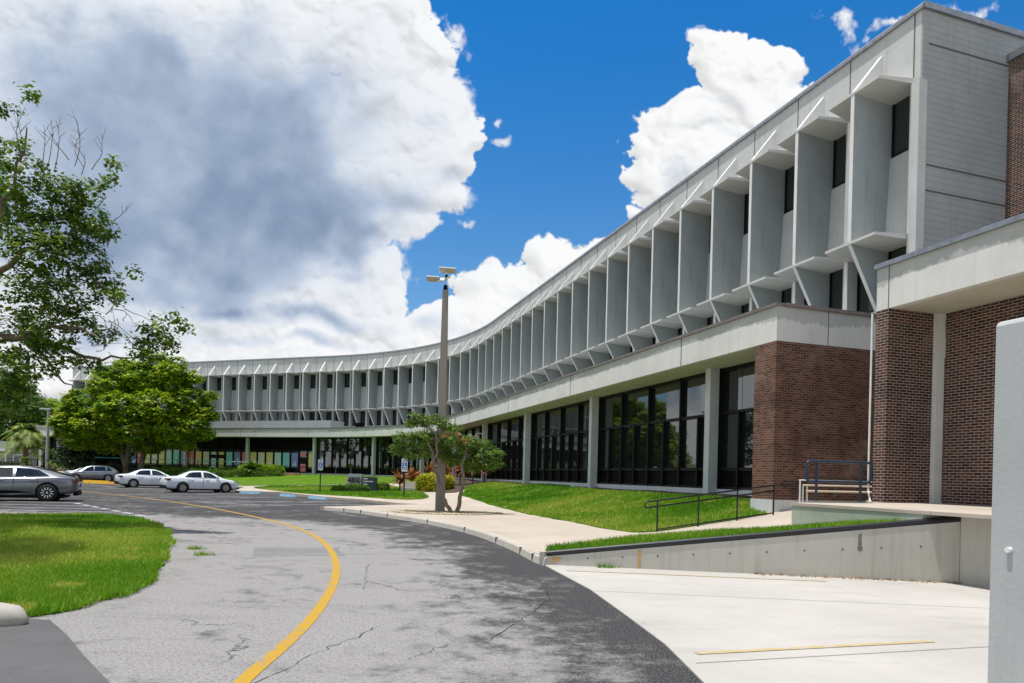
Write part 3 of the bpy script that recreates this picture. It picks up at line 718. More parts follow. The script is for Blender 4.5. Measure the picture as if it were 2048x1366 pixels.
# brick stair tower beside the end wall
tw = off(c0, .3, 3.45)
mb = MB(); mb.box((3.5, -2.5, 9.), (7., 5., 11.4)); local_obj(mb, 'stair_tower', MT['brick_dark'], (tw[0], tw[1]), BLD)
mb = MB(); mb.box((3.5, -2.5, 14.81), (7.2, 5.2, .22)); local_obj(mb, 'tower_coping', MT['metal_cap'], (tw[0], tw[1]), BLD)
# mechanical screen on the podium roof
ms = sweep([(1.15, ZT+.1), (1.15, ZT+1.0), (.2, ZT+1.0), (.2, ZT+.1)], 28.3, 38, 'roof_screen', MT['stucco'], BLD)
mb = MB(); mb.box((0, 0, ZT+.4), (.9, .5, .55)); mb.cur = 0
for k in range(4): mb.box((0, .26, ZT+.22+k*.12), (.8, .04, .03))
x, y, h = plan(26.6, .9)
au = mb.build('air_conditioner', MT['black'], None, (x, y, 0), rot_at(h)); tag(au, 'small black air conditioning unit on the flat roof above the ground floor', 'air conditioner')

# ------------------------------------------------------------------ entrance wing
P0 = (8.85, 16.23)                                       # outer corner of the brick pier
EW = thing('entrance_wing', 'low dark brick entrance wing with deep white concrete canopy', 'building', (P0[0], P0[1], 1.2))
PT = 1.20; CB, CT = 5.83, 6.84
RZE = math.atan2(UD[1], UD[0])                           # local x into building, local y along facade away from camera
def ew(mb, name, m): return mb.build(name, m, EW, (P0[0], P0[1], 0), RZE)
mb = MB(); mb.box((.72, .175, (PT+CB)/2), (1.44, .35, CB-PT)); ew(mb, 'brick_pier', MT['brick_dark'])
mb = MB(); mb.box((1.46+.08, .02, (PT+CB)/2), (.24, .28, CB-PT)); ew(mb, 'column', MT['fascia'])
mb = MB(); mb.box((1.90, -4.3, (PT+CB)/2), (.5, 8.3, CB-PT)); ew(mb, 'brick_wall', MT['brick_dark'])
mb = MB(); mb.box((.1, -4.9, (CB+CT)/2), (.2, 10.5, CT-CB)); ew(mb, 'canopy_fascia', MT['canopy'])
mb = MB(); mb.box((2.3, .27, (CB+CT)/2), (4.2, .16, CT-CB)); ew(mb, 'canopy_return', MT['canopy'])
mb = MB(); mb.box((.065, -4.9, CT+.055), (.27, 10.56, .11)); mb.box((2.3, .27, CT+.055), (4.2, .25, .106)); ew(mb, 'canopy_coping', MT['metal_cap'])
mb = MB(); mb.box((1.15, -5.0, CB+.06), (1.9, 10.2, .1)); ew(mb, 'canopy_soffit', MT['soffit'])
mb = MB(); mb.box((3., -5.0, CT-.3), (5.4, 10.2, .1)); ew(mb, 'canopy_roof', MT['endwall'])
for yj in (.0, -3.4):
    mb = MB(); mb.box((-.002, yj, (CB+CT)/2), (.012, .02, CT-CB-.01)); ew(mb, 'canopy_joint', MT['joint'])
mb = MB()
mb.tube([(.9, -2.8, CB+.01), (.9, -2.8, CB-.07)], [.13, .11], 14); ew(mb, 'ceiling_light', MT['metal_cap'])
mb = MB(); mb.box((1.64, -3.7, 5.45), (.03, .7, .62)); ew(mb, 'wall_vent', MT['black'])
mb = MB(); mb.tube([(-.05, .42, CB-.05), (-.05, .42, 1.75), (.0, .46, 1.5), (-.1, .30, PT)], .024, 8); ew(mb, 'downpipe', MT['white_metal'])

# ------------------------------------------------------------------ terrace, walls, rails
TA, TB = (5.9, 14.5), (7.39, 10.42)
terr_poly = [TA, TB, (8.55, 7.0), (14, 8.5), (13, 17), (9.6, 19.2), (7.9, 17.4)]
te = thing('entrance_terrace', 'raised concrete terrace with weathered green retaining face in front of the brick entrance', 'terrace', (8, 13, .1))
mb = MB(); mb.prism([TA, TB, (8.55, 7.0), (14, 8.5), (13, 17), (9.5, 18.3), (8.3, 15.6)][:], 1.14, PT); mb.build('slab', MT['walk'], te)
mb = MB(); a = (TA[0]+.02, TA[1]-.02)
mb.prism([(5.94, 14.45), (6.98, 11.58), (7.6, 11.6), (8.5, 15.4)], .1, 1.138); mb.build('retaining_face', MT['green_conc'], te)
mb = MB(); mb.prism([(7.53, 11.43), (7.8, 11.08), (9., 7.5), (9.4, 7.6), (8.6, 11.6)], -.05, 1.136); mb.build('side_wall', MT['raw_conc'], te)
# low driveway wall with pipe rail
W0, W1 = (.62, 12.5), (7.52, 11.42)
lw = thing('retaining_wall', 'low sloping board marked concrete wall with black pipe along its top beside the driveway', 'wall', (4, 12, 0))
wd = np.array(W1)-np.array(W0); L = np.hypot(*wd); wd /= L; wn = np.array((-wd[1], wd[0]))
L_W, wd_w, wn_w = L, wd.copy(), wn.copy()
mb = MB(); vs = []
for t, z in ((0, .155), (L, 1.04)):
    for n_, zz_ in ((0, -.05), (.24, -.05), (.24, z), (0, z)): vs.append((*(np.array(W0)+wd*t+wn*n_), zz_))
mb.add(vs, [(0, 1, 2, 3), (7, 6, 5, 4), (0, 4, 5, 1), (1, 5, 6, 2), (2, 6, 7, 3), (3, 7, 4, 0)]); mb.build('wall', MT['raw_conc'], lw)
mb = MB(); mb.tube([(*(np.array(W0)+wd*.05+wn*.045), .17+.03), (*(np.array(W1)+wn*.045), 1.04+.045)], .058, 10); mb.build('pipe_rail', MT['black_paint'], lw, smooth=False)
mb = MB(); mb.box((*(np.array(W0)-wd*.03+wn*.12), .115), (.10, .27, .26), math.atan2(wd[1], wd[0])); mb.build('end_cap', MT['kerb'], lw)
# small marks on the wall: form tie holes, rust run, dark stain
mb = MB()
for t in np.arange(.8, 6.9, .62):
    z = (.155+(1.04-.155)*t/L)*.62
    p = np.array(W0)+wd*t-wn*.003
    mb.add([(p[0]+wd[0]*.018*cos(q), p[1]+wd[1]*.018*cos(q), z+.018*sin(q)) for q in np.linspace(0, 2*pi, 9)[:-1]], [tuple(range(8))])
mb.build('tie_hole', MT['joint'], lw); mb = MB()
p = np.array(W0)+wd*5.42-wn*.003
mb.add([(*(p+wd*.045*cos(a_)), .53+.055*sin(a_)) for a_ in np.linspace(0, 2*pi, 13)[:-1]], [tuple(range(12))]); mb.add([(*(p-wd*.035), .58), (*(p+wd*.025), .58), (*(p+wd*.02), .79), (*(p-wd*.03), .76)], [(0, 1, 2, 3)])
mb.build('dark_stain', linemat('soot', (.16, .15, .135), (.40, .38, .33), .60), lw)
mb = MB(); p = np.array(W0)+wd*1.72-wn*.004; mb.add([(*(p-wd*.025), -.0), (*(p+wd*.02), -.0), (*(p+wd*.03), .36), (*(p-wd*.03), .35)], [(0, 1, 2, 3)])
p = np.array(W0)+wd*.1-wn*.004; mb.add([(*(p-wd*.02), .03), (*(p+wd*.12), .06), (*(p+wd*.3), .17), (*(p-wd*.02), .14)], [(0, 1, 2, 3)])
mb.build('rust_stain', linemat('rust', (.50, .30, .12), (.46, .44, .38), .5), lw)
# near stucco wall on the right
nw = thing('stucco_wall', 'pale grey stucco wall end standing close at the right edge', 'wall', (3.52, 5.0, 0))
mb = MB(); w_, l_ = .45, 4.5; r_ = .05
prof = [(0, -.3), (0, 2.80), (.015, 2.825), (.045, 2.84), (w_, 2.84), (w_, -.3)]
vs = [(x, 0, z) for x, z in prof]+[(x, -l_, z) for x, z in prof]; n = len(prof)
mb.add(vs, [tuple(range(n)), tuple(range(2*n-1, n-1, -1))]+[(i, n+i, n+(i+1) % n, (i+1) % n) for i in range(n)]); mb.build('wall', MT['stucco'], nw, (3.52, 5.0, 0), RZE)
mb = MB(); mb.tube([(-.001, -.14, 1.18), (-.03, -.14, 1.18)], [.022, .02], 10); mb.build('doorbell_knob', MT['white_metal'], nw, (3.52, 5.0, 0), RZE)
# black ramp handrail
R4 = [(3.75, 17.5, .28), (4.89, 17.82, .42), (5.99, 18.1, .58), (7.03, 18.3, .74)]
hr = thing('handrail', 'black steel handrail with rounded end sloping up beside the grass mound', 'railing', (3.75, 17.5, .28))
for x, y, z in R4:
    mb = MB(); mb.tube([(x, y, z-.1), (x, y, z+.80)], .022, 8); mb.build('post', MT['black_paint'], hr)
d = np.array(R4[3])-np.array(R4[0]); d /= np.linalg.norm(d); a = np.array(R4[0]); e = np.array(R4[3]); u = np.array((0, 0, 1.))
top = [tuple(e+u*.80+d*.02), tuple(a+u*.80)]; top += [tuple(a+u*(.80-.075+.075*cos(q))-d*(.28+.075*sin(q))) for q in np.linspace(0, pi, 9)]+[tuple(a+u*.65), tuple(e+u*.65)]
mb = MB(); mb.tube(top, .022, 8); mb.build('rail', MT['black_paint'], hr, smooth=True)
mb = MB(); mb.tube([tuple(a+u*.06), tuple(e+u*.06)], .018, 8); mb.build('bottom_rail', MT['black_paint'], hr)
wr = thing('wall_handrail', 'dark handrail fixed along the lower part of the brown brick wall', 'railing', (7.3, 18.7, 1.5))
mb = MB(); q0 = off(c1, -.09, .05); q1 = off(c1, -.09, .35); q2 = off(c1, -.09, 1.5); q3 = off(c1, -.09, 3.6)
mb.tube([(*q0, 1.53), (*q1, 1.55), (*q2, 1.70), (*q3, 1.76)], .021, 8); mb.build('rail', MT['black_paint'], wr)
for q, z in ((off(c1, -.04, .4), 1.50), (off(c1, -.04, 1.7), 1.64), (off(c1, -.04, 2.8), 1.66)):
    mb = MB(); mb.tube([q+(z,), off(q, -.05)+(z+.05,)], [.035, .02], 8); mb.build('wall_bracket', MT['black_paint'], wr)
# navy terrace rail
nr = thing('terrace_railing', 'navy blue guard rail with rounded corners on the terrace edge before the brick wall', 'railing', (7.1, 15.9, PT))
q0 = np.array((7.03, 16.3)); q1 = np.array((8.70, 16.55)); dd = (q1-q0)/np.hypot(*(q1-q0))
def rr(t, z): return (*(q0+dd*t), z)
W = np.hypot(*(q1-q0)); z1, z0, r = PT+.95, PT+.47, .08; pts = []
for cx, cz, a0 in ((W-r, z1-r, 0), (r, z1-r, pi/2), (r, z0+r, pi), (W-r, z0+r, 1.5*pi)):
    pts += [rr(cx+r*cos(a0+k*pi/8), cz+r*sin(a0+k*pi/8)) for k in range(5)]
mb = MB(); mb.tube(pts, .03, 10, closed=True); mb.build('rail_loop', MT['navy_paint'], nr, smooth=True)
for t in (.26, W-.27):
    mb = MB(); mb.tube([rr(t, PT), rr(t, z1)], .03, 10); mb.build('post', MT['navy_paint'], nr)
# pipes / bench slats against the brick wall
pb = thing('pipe_rack', 'pale horizontal conduits on brackets low against the brick wall behind the blue rail', 'pipes', (*off(c1, -.2, 1.6), PT))
for k, (z, rr_, t0) in enumerate(((1.70, .018, .75), (1.56, .028, .85), (1.40, .03, .95))):
    mb = MB(); A_, B_ = off(c1, -.14-.03*k, t0), off(c1, -.14-.03*k, 3.55); mb.tube([(*A_, z), (*B_, z)], rr_, 8); mb.build('conduit', MT['tan_rail'] if k else MT['white_metal'], pb)
for t in (.78, .88, 1.02):
    A_ = off(c1, -.15, t); mb = MB(); mb.tube([(*A_, 1.0), (*A_, 1.70 if t < .8 else 1.55)], .025, 8); mb.build('standpipe', MT['white_metal'], pb)
A_ = off(c1, -.12, 2.0); mb = MB(); mb.box((*A_, 1.5), (.08, .05, .5), RZE); mb.build('wall_bracket', MT['joint'], pb)

# ------------------------------------------------------------------ street furniture
pz = th(-2.83, 27.15)
lp = thing('light_pole', 'tall tapered square concrete light pole beside the small twin stemmed tree', 'lamp post', (-2.83, 27.15, pz))
mb = MB(); vs = []
for z, w in ((-.2, .175), (2.9, .165), (8.8, .105)):
    vs += [(-w, -w, z), (w, -w, z), (w, w, z), (-w, w, z)]
mb.add(vs, [(3, 2, 1, 0), (8, 9, 10, 11)]+[(k*4+j, k*4+(j+1) % 4, k*4+4+(j+1) % 4, k*4+4+j) for k in range(2) for j in range(4)]); part(mb, 'pole', MT['pole'], lp)
mb = MB(); mb.tube([(0, 0, 8.8), (0, 0, 9.0)], [.10, .07], 10); mb.tube([(.02, 0, 9.3), (.03, 0, 9.42)], .05, 8); part(mb, 'cap', MT['black'], lp)
mb = MB(); mb.tube([(0, 0, 9.0), (.02, 0, 9.45), (.03, 0, 9.55)], .03, 8); mb.tube([(-.35, .0, 9.12), (.2, -.1, 9.32)], .035, 8); part(mb, 'bracket', MT['white_metal'], lp)
def lamp_head(c, sx, sy, tilt):
    mb = MB(); mb.cur = 0; mb.box((0, 0, 0), (sx, sy, .04)); mb.cur = 1
    for k in range(5): mb.box((-sx/2+sx*(k+.5)/5, 0, -.025), (sx/5-.02, sy-.06, .012))
    o = part(mb, 'lamp_head', [MT['white_metal'], MT['tan_rail']], lp); o.location = c; o.rotation_euler = (tilt, .03, .05)
lamp_head((.06, 0, 9.60), .66, .42, -.22); lamp_head((-.52, .1, 9.27), .5, .42, -.22); lamp_head((-.10, -.25, 9.18), .16, .4, .6)
def acc_sign(x, y):
    t = thing('parking_sign', '', 'sign', (x, y, th(x, y)), 0.)
    mb = MB(); mb.box((0, 0, .75), (.07, .07, 1.7)); part(mb, 'post', MT['black_paint'], t)
    mb = MB(); mb.box((0, -.045, 1.92), (.34, .012, .74)); part(mb, 'sign_plate', MT['signwhite'], t)
    mb = MB(); mb.box((0, -.054, 1.86), (.27, .006, .40)); mb.cur = 1
    mb.tube([(-.02, -.058, 2.0), (-.02, -.061, 2.0)], .03, 8); mb.box((-.015, -.059, 1.90), (.045, .004, .15)); mb.box((.035, -.0592, 1.84), (.10, .004, .035)); mb.box((.08, -.0588, 1.79), (.03, .004, .09))
    ring = [(-.01+.085*cos(q), -.059, 1.80+.085*sin(q)) for q in np.linspace(2.6, 6.3, 12)]; mb.tube(ring, .012, 4)
    part(mb, 'access_symbol', [MT['isablue'], MT['signwhite']], t)
    mb = MB()
    for z in (2.24, 2.18, 2.12): mb.box((0, -.054, z), (.24, .006, .025))
    part(mb, 'small_lettering', MT['isablue'], t); return t
t1 = acc_sign(-6.21, 39.41); t1['label'] = 'blue and white accessible parking sign on black post left of the small tree'; t1['group'] = 'accessible parking signs'
t2 = acc_sign(-13.34, 47.54); t2['label'] = 'blue accessible parking sign on black post left of the 4800 sign'; t2['group'] = 'accessible parking signs'
# wheel stops
def wheelstop(x, y, rz, label, m, L=1.8, z=0., group='blue wheel stops along the walk'):
    mb = MB(); P = [(-L/2, -.09, 0), (L/2, -.09, 0), (L/2, .09, 0), (-L/2, .09, 0), (-L/2+.05, -.06, .12), (L/2-.05, -.06, .12), (L/2-.05, .06, .12), (-L/2+.05, .06, .12)]
    mb.add(P, [(3, 2, 1, 0), (4, 5, 6, 7), (0, 1, 5, 4), (1, 2, 6, 5), (2, 3, 7, 6), (3, 0, 4, 7)])
    o = mb.build('wheel_stop', m, None, (x, y, z), rz); tag(o, label, 'wheel stop', group); return o
wheelstop(-17.5, 45.7, -.35, 'light blue wheel stop nearest the white sedan', MT['lightblue'], 1.7)
wheelstop(-13.8, 42.1, -.75, 'light blue wheel stop second from the white sedan', MT['lightblue'])
wheelstop(-11.2, 39.5, -.72, 'light blue wheel stop below the left accessible sign', MT['lightblue'])
wheelstop(-6.95, 36.2, -.7, 'light blue wheel stop nearest the light pole', MT['lightblue'])
for k, (x, y, rz, lb) in enumerate(((-39.9, 65.4, -.35, 'far yellow wheel stop under the slate grey car'), (-36.3, 61.0, -.3, 'near yellow wheel stop behind the rear white sedan'))):
    wheelstop(x, y, rz, lb, MT['yellow_paint'], 5. if k else 3.6, .0, 'yellow wheel stops').scale = (1, 1.6, 1.6)
# monument sign
mz = th(-11.3, 50.5)
sg_ = thing('monument_sign', 'low grey concrete sign with black numerals 4800 and a dark slate panel', 'sign', (-11.3, 50.5, mz), .06)
mb = MB(); mb.add([(-1.05, -.15, 0), (.15, -.15, 0), (.22, -.15, 1.32), (-.78, -.15, 1.32), (-1.05, .25, 0), (.15, .25, 0), (.22, .25, 1.32), (-.78, .25, 1.32)], [(0, 1, 2, 3), (7, 6, 5, 4), (1, 5, 6, 2), (4, 0, 3, 7), (3, 2, 6, 7)]); part(mb, 'number_slab', MT['signgrey'], sg_)
mb = MB(); mb.box((.68, .0, .56), (.92, .34, 1.12)); mb.box((1.22, .1, .55), (.16, .5, 1.1)); part(mb, 'name_panel', MT['signblue'], sg_)
mb = MB()
for z, segs in ((.98, ((-.36, .32),)), (.78, ((-.36, .78),)), (.58, ((-.36, .34),)), (.40, ((-.36, .26),))):
    for x0, L in segs:
        x = x0
        while x < x0+L-.04:
            w_ = random.choice((.04, .05, .06)); mb.box((.68+x+w_/2, -.175, z), (w_, .01, .09)); x += w_+.014
part(mb, 'small_lettering', MT['signwhite'], sg_)
cu = bpy.data.curves.new('numerals', 'FONT'); cu.body = '4800'; cu.size = .62; cu.extrude = .03; cu.align_x = 'CENTER'
to = bpy.data.objects.new('numerals_curve', cu); COL.objects.link(to)
dg = bpy.context.evaluated_depsgraph_get(); tm = bpy.data.meshes.new_from_object(to.evaluated_get(dg)); bpy.data.objects.remove(to)
tm.materials.clear(); tm.materials.append(MT['black'])
o = bpy.data.objects.new('numerals', tm); COL.objects.link(o); o.parent = sg_; o.location = (-.34, -.17, .66); o.rotation_euler = (pi/2, 0, 0); o.scale = (.75, 1, 1)
# left lamp post
ll = thing('street_lamp', 'slender grey lamp post with single flat head between the palms', 'lamp post', (-55.2, 81., .2))
mb = MB(); mb.tube([(0, 0, -.2), (0, 0, 7.9)], [.22, .13], 8); part(mb, 'pole', MT['pipe'], ll)
mb = MB(); mb.box((-.35, 0, 8.0), (1.2, .35, .16)); part(mb, 'lamp_head', MT['white_metal'], ll)
# brick steps
st = thing('garden_steps', 'short flight of red brick steps rising from the lawn', 'steps', (-25.3, 76., .7))
for k in range(4):
    mb = MB(); mb.box((-25.2, 76.2+k*.45, .70+k*.14), (2.2, .5, .36)); mb.build('step', MT['stepbrick'], st)
mb = MB()
for x in (-26.35, -24.05): mb.tube([(x, 76, .8), (x, 76, 1.6), (x, 77.8, 2.1), (x, 77.8, 1.2)], .03, 6)
mb.build('rail', MT['black_paint'], st)
# stair in the planting bed
st2 = thing('entry_steps', 'narrow concrete steps with thin black rails beside the yellow hedge', 'steps', (-6.9, 47.5, .4))
for k in range(4):
    mb = MB(); mb.box((-7.0-k*.03, 48.0+k*.55, .42+k*.14), (1.5, .6, .34)); mb.build('step', MT['kerb'], st2)
mb = MB()
for x in (-7.85, -6.2): mb.tube([(x, 47.7, .3), (x, 47.7, 1.35), (x-.1, 50., 1.85), (x-.1, 50., .6)], .03, 6)
mb.build('rail', MT['black_paint'], st2)
# teal glass balustrade in front of the coloured windows
tb = thing('balustrade', 'long thin teal topped balustrade behind the hedges', 'railing', (-36, 78, 1.))
A_, B_ = np.array((-46.5, 76.)), np.array((-29.2, 78.2))
mb = MB(); mb.tube([(*A_, 2.52), (*B_, 2.42)], .045, 6); mb.build('rail', simple('teal_paint', (.10, .42, .38), .5), tb)
for k in range(9):
    p = A_+(B_-A_)*k/8; mb = MB(); mb.tube([(*p, .8), (*p, 2.5)], .035, 6); mb.build('post', MT['bronze'], tb)
# far left railing
fl = thing('ramp_fence', 'dark metal picket fence along the far ramp', 'fence', (-52, 76, .2))
mb = MB()
FP = [(-62., 84., 1.6), (-52., 79., 1.5), (-45., 76., 1.15), (-40., 73., .75)]
mb.tube([(x, y, z+.6) for x, y, z in FP], .04, 6); mb.tube([(x, y, z-.3) for x, y, z in FP], .03, 6); mb.build('rail', MT['bronze'], fl)
mb = MB()
for (a, b) in zip(FP[:-1], FP[1:]):
    for k in range(16):
        p = np.array(a)+(np.array(b)-np.array(a))*k/16; mb.tube([(p[0], p[1], p[2]-.5), (p[0], p[1], p[2]+.6)], .022, 4)
mb.build('picket', MT['bronze'], fl)
# covered walkway and low building on the far left
fb = thing('walkway_canopy', 'far white flat canopy on thin columns beyond the dark tree', 'building', (-62, 98, .5))
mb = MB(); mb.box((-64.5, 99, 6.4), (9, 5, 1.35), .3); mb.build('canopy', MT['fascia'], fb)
mb = MB(); mb.box((-64.5, 101, 3.2), (10, .3, 5.2), .3); mb.build('wall', MT['black'], fb)
for x, y in ((-66.6, 96.4), (-63.2, 97.2), (-61., 98.0)):
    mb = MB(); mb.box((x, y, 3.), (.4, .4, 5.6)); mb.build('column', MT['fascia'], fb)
lb = thing('low_building', 'pale single storey building with a row of windows behind the palm', 'building', (-76, 100, .3))
mb = MB(); mb.box((-80, 104, 2.6), (24, 6, 4.6), .12); mb.build('wall', MT['fin_conc'], lb)
mb = MB(); mb.box((-80, 103.8, 3.55), (25, 7.4, .3), .12); mb.build('roof', MT['fascia'], lb)
for k in range(7):
    mb = MB(); x = -90.5+k*3.; y = 99.58+(k-3)*.36; mb.box((x, y, 1.9), (2.0, .1, 2.1), .12); mb.cur = 1; mb.box((x, y-.06, 1.9), (1.8, .04, 1.9), .12); mb.build('window', [MT['white_metal'], MT['glass']], lb)

# ------------------------------------------------------------------ cars (local x: rear 0 -> front L, y width, z up)
def make_car(label, body, L, W, prof, roof, wheels, wr, loc, rz, extra=None, spokes=8, rear_vis=True, trim=None):
    t = thing('parked_car', label, 'car', loc, rz, None)
    dx = -L/2
    hw = W/2
    # lower body: stations (x, zbottom, zshoulder, halfwidth factor)
    mb = MB(); vs = []
    for x, zb, zs, k in prof:
        w = hw*k; zm = zb+(zs-zb)*.55
        half = [(w*.93, zb), (w, zb+.14), (w*1.0, zm), (w*.975, zs-.07), (w*.90, zs-.01), (w*.5, zs+.015)]
        ring = [(-a, b) for a, b in half][::-1]; ring = half+[(0, zs+.02)]+ring
        vs += [(x+dx, a, b) for a, b in ring]
    n = 13; ns = len(prof)
    fs = [(i*n+j, (i+1)*n+j, (i+1)*n+(j+1) % n, i*n+(j+1) % n) for i in range(ns-1) for j in range(n)]+[tuple(range(n)), tuple(range(ns*n-1, (ns-1)*n-1, -1))]
    mb.add(vs, fs); part(mb, 'body', body, t, True)
    # greenhouse: stations (x, zbase, zroof, wbase, wtop)
    mb = MB(); vs = []
    for x, zb, zr, wb, wt in roof:
        vs += [(x+dx, wb, zb), (x+dx, wt, zr-.045*min(1, (zr-zb)*3)), (x+dx, wt*.8, zr), (x+dx, 0, zr+.012), (x+dx, -wt*.8, zr), (x+dx, -wt, zr-.045*min(1, (zr-zb)*3)), (x+dx, -wb, zb)]
    n = 7; ns = len(roof)
    fs = [(i*n+j, (i+1)*n+j, (i+1)*n+j+1, i*n+j+1) for i in range(ns-1) for j in range(n-1)]
    mb.add(vs, fs); part(mb, 'roof', body, t, True)
    rx = [r[0] for r in roof]
    def gi(x): return [np.interp(x, rx, [r[k] for r in roof]) for k in (1, 2, 3, 4)]
    def side(xa, xb, sy, xa2=None, xb2=None):
        mb = MB(); P = []
        K = 8
        for k in range(K+1):
            for lo in (0, 1):
                xx = (xa+(xb-xa)*k/K) if lo == 0 else ((xa2 or xa)+((xb2 or xb)-(xa2 or xa))*k/K)
                zb, zr, wb, wt = gi(xx); zt = zr-.045
                f_ = .10 if lo == 0 else .93
                P.append((xx+dx, sy*(wb+(wt-wb)*f_+.012), zb+(zt-zb)*f_))
        mb.add(P, [(2*k, 2*k+2, 2*k+3, 2*k+1) if sy < 0 else (2*k+1, 2*k+3, 2*k+2, 2*k) for k in range(K)])
        part(mb, 'window', MT['carglass'], t, True)
    return t, dx, hw, gi, side
def finish_car(t, dx, hw, wheels, wr, spokes, glassT, tail, head, doors, roof, gi, dark=None, blackrim=False):
    for name, (xa, xb, za, zb_, k) in glassT.items():       # sloping glass front/back: follows the roof line
        mb = MB(); P = []
        for j in range(6):
            x = xa+(xb-xa)*j/5; zb0, zr, wb, wt = gi(x)
            for sy in (-1, 1): P.append((x+dx, sy*(wt*.80), zr+.014))
        mb.add(P, [(2*j, 2*j+1, 2*j+3, 2*j+2) for j in range(5)]); part(mb, name, MT['carglass'], t, True)
    for x in wheels:
        for sy in (-1, 1):
            mb = MB(); mb.tube([(x+dx, sy*(hw-.06), wr+.02), (x+dx, sy*(hw+.006), wr+.02)], wr+.055, 22); part(mb, 'wheel_arch', MT['black'], t)
            tb_ = MB(); prof = [(0, wr*.62), (.0, wr*.93), (.03, wr), (.17, wr), (.20, wr*.93), (.20, wr*.62)]
            vs = []; nn = 24
            for o_, r in prof:
                for j in range(nn): a = 2*pi*j/nn; vs.append((x+dx+r*cos(a), sy*(hw+.02-o_), wr+r*sin(a)))
            tb_.add(vs, [(i*nn+j, i*nn+(j+1) % nn, (i+1)*nn+(j+1) % nn, (i+1)*nn+j) for i in range(5) for j in range(nn)])
            tyre = part(tb_, 'wheel', MT['rubber'], t, True)
            rb = MB(); yo = sy*(hw-.005); rb.cur = 1; rb.tube([(x+dx, yo-sy*.02, wr), (x+dx, yo, wr)], wr*.64, nn); rb.cur = 0
            for j in range(spokes):
                a = 2*pi*j/spokes; r0, r1 = (.2, .60) if not blackrim else (.30, .66)
                p0 = np.array((cos(a), sin(a))); q = np.array((-sin(a), cos(a)))*wr*(.075 if not blackrim else .055)
                P = [p0*wr*r0-q, p0*wr*r1-q*1.4, p0*wr*r1+q*1.4, p0*wr*r0+q]
                rb.plate([(x+dx+a_, yo+sy*.012, wr+b_) for a_, b_ in P], (0, 1, 0), .02)
            rb.tube([(x+dx, yo, wr), (x+dx, yo+sy*.022, wr)], wr*.13, 10)
            if not blackrim: rb.tube([(x+dx+wr*.62*cos(a), yo+sy*.01, wr+wr*.62*sin(a)) for a in np.linspace(0, 2*pi, 25)[:-1]], .018, 5, True)
            part(rb, 'rim', [MT['alloy'], MT['black']], tyre)
    for nm, m, boxes in (('tail_light', MT['tail'], tail), ('headlight', MT['headlamp'], head)):
        for sy in (-1, 1):
            for (c, d, rz) in boxes:
                mb = MB(); mb.box((c[0]+dx, sy*c[1], c[2]), d, sy*rz); part(mb, nm, m, t)
    for x, z0, z1 in doors:
        for sy in (-1, 1):
            mb = MB(); mb.box((x+dx, sy*(hw-.004), (z0+z1)/2), (.012, .016, z1-z0)); part(mb, 'door_seam', MT['black'], t)
def handles(t, dx, hw, xs, z, m):
    for x in xs:
        for sy in (-1, 1):
            mb = MB(); mb.box((x+dx, sy*(hw-.005), z), (.19, .05, .028)); part(mb, 'door_handle', m, t)
def mirrors(t, dx, hw, x, z, m):
    for sy in (-1, 1):
        mb = MB(); mb.box((x+dx, sy*(hw+.04), z), (.13, .2, .13)); part(mb, 'mirror', m, t)
def lower_trim(t, dx, hw, L, prof):
    mb = MB(); mb.box((.06+dx, 0, .36), (.16, hw*1.55, .2)); mb.box((L-.05+dx, 0, .32), (.14, hw*1.3, .18)); mb.box((L/2+dx, 0, .2), (L-.9, hw*1.9, .1)); part(mb, 'lower_trim', MT['black'], t)
SED_P = [(0, .42, .86, .80), (.06, .34, .96, .88), (.30, .28, 1.02, .95), (.9, .24, 1.02, .985), (1.6, .20, .97, 1), (2.9, .20, .94, 1), (3.5, .22, .93, .99), (4.1, .24, .84, .97), (4.42, .28, .74, .90), (4.58, .32, .66, .76), (4.63, .38, .56, .62)]
SED_R = [(.55, 1.0, 1.01, .74, .66), (.85, 1.0, 1.14, .78, .64), (1.25, .99, 1.31, .80, .60), (1.65, .97, 1.41, .81, .58), (2.1, .96, 1.43, .82, .58), (2.55, .95, 1.41, .82, .58), (2.95, .94, 1.28, .82, .61), (3.3, .93, 1.09, .81, .66), (3.6, .92, .93, .79, .70)]
def sedan(label, body, loc, rz, group):
    t, dx, hw, gi, side = make_car(label, body, 4.63, 1.78, SED_P, SED_R, None, .31, loc, rz)
    t['group'] = group
    for sy in (-1, 1):
        side(2.28, 3.28, sy, 2.28, 2.80); side(1.10, 2.16, sy, 1.42, 2.16)
    finish_car(t, dx, hw, (.98, 3.68), .32, 9, {'rear_window': (.68, 1.45, 0, 0, 0), 'windscreen': (2.66, 3.5, 0, 0, 0)},
               [((.14, .70, .86), (.22, .34, .14), -.5)], [((4.36, .66, .70), (.34, .22, .12), -.45)], [(1.35, .35, .9), (2.24, .3, .93), (3.28, .32, .9)], SED_R, gi)
    handles(t, dx, hw, (1.55, 2.5), .82, body); mirrors(t, dx, hw, 3.12, 1.0, body); lower_trim(t, dx, hw, 4.63, SED_P)
    mb = MB(); mb.box((.0+dx, 0, .72), (.03, .42, .13)); part(mb, 'number_plate', MT['signwhite'], t)
    return t
sedan('white compact sedan in front with its nose toward the walk', MT['carwhite'], (-20.8, 45.6, 0), .72, 'white parked sedans')
sedan('white compact sedan partly hidden behind the front white sedan', MT['carwhite'], (-28.2, 53.2, 0), .72, 'white parked sedans')
sedan('white sedan farthest left, half hidden by the slate grey car', MT['carwhite'], (-44.8, 72.6, 0), .72, 'white parked sedans')
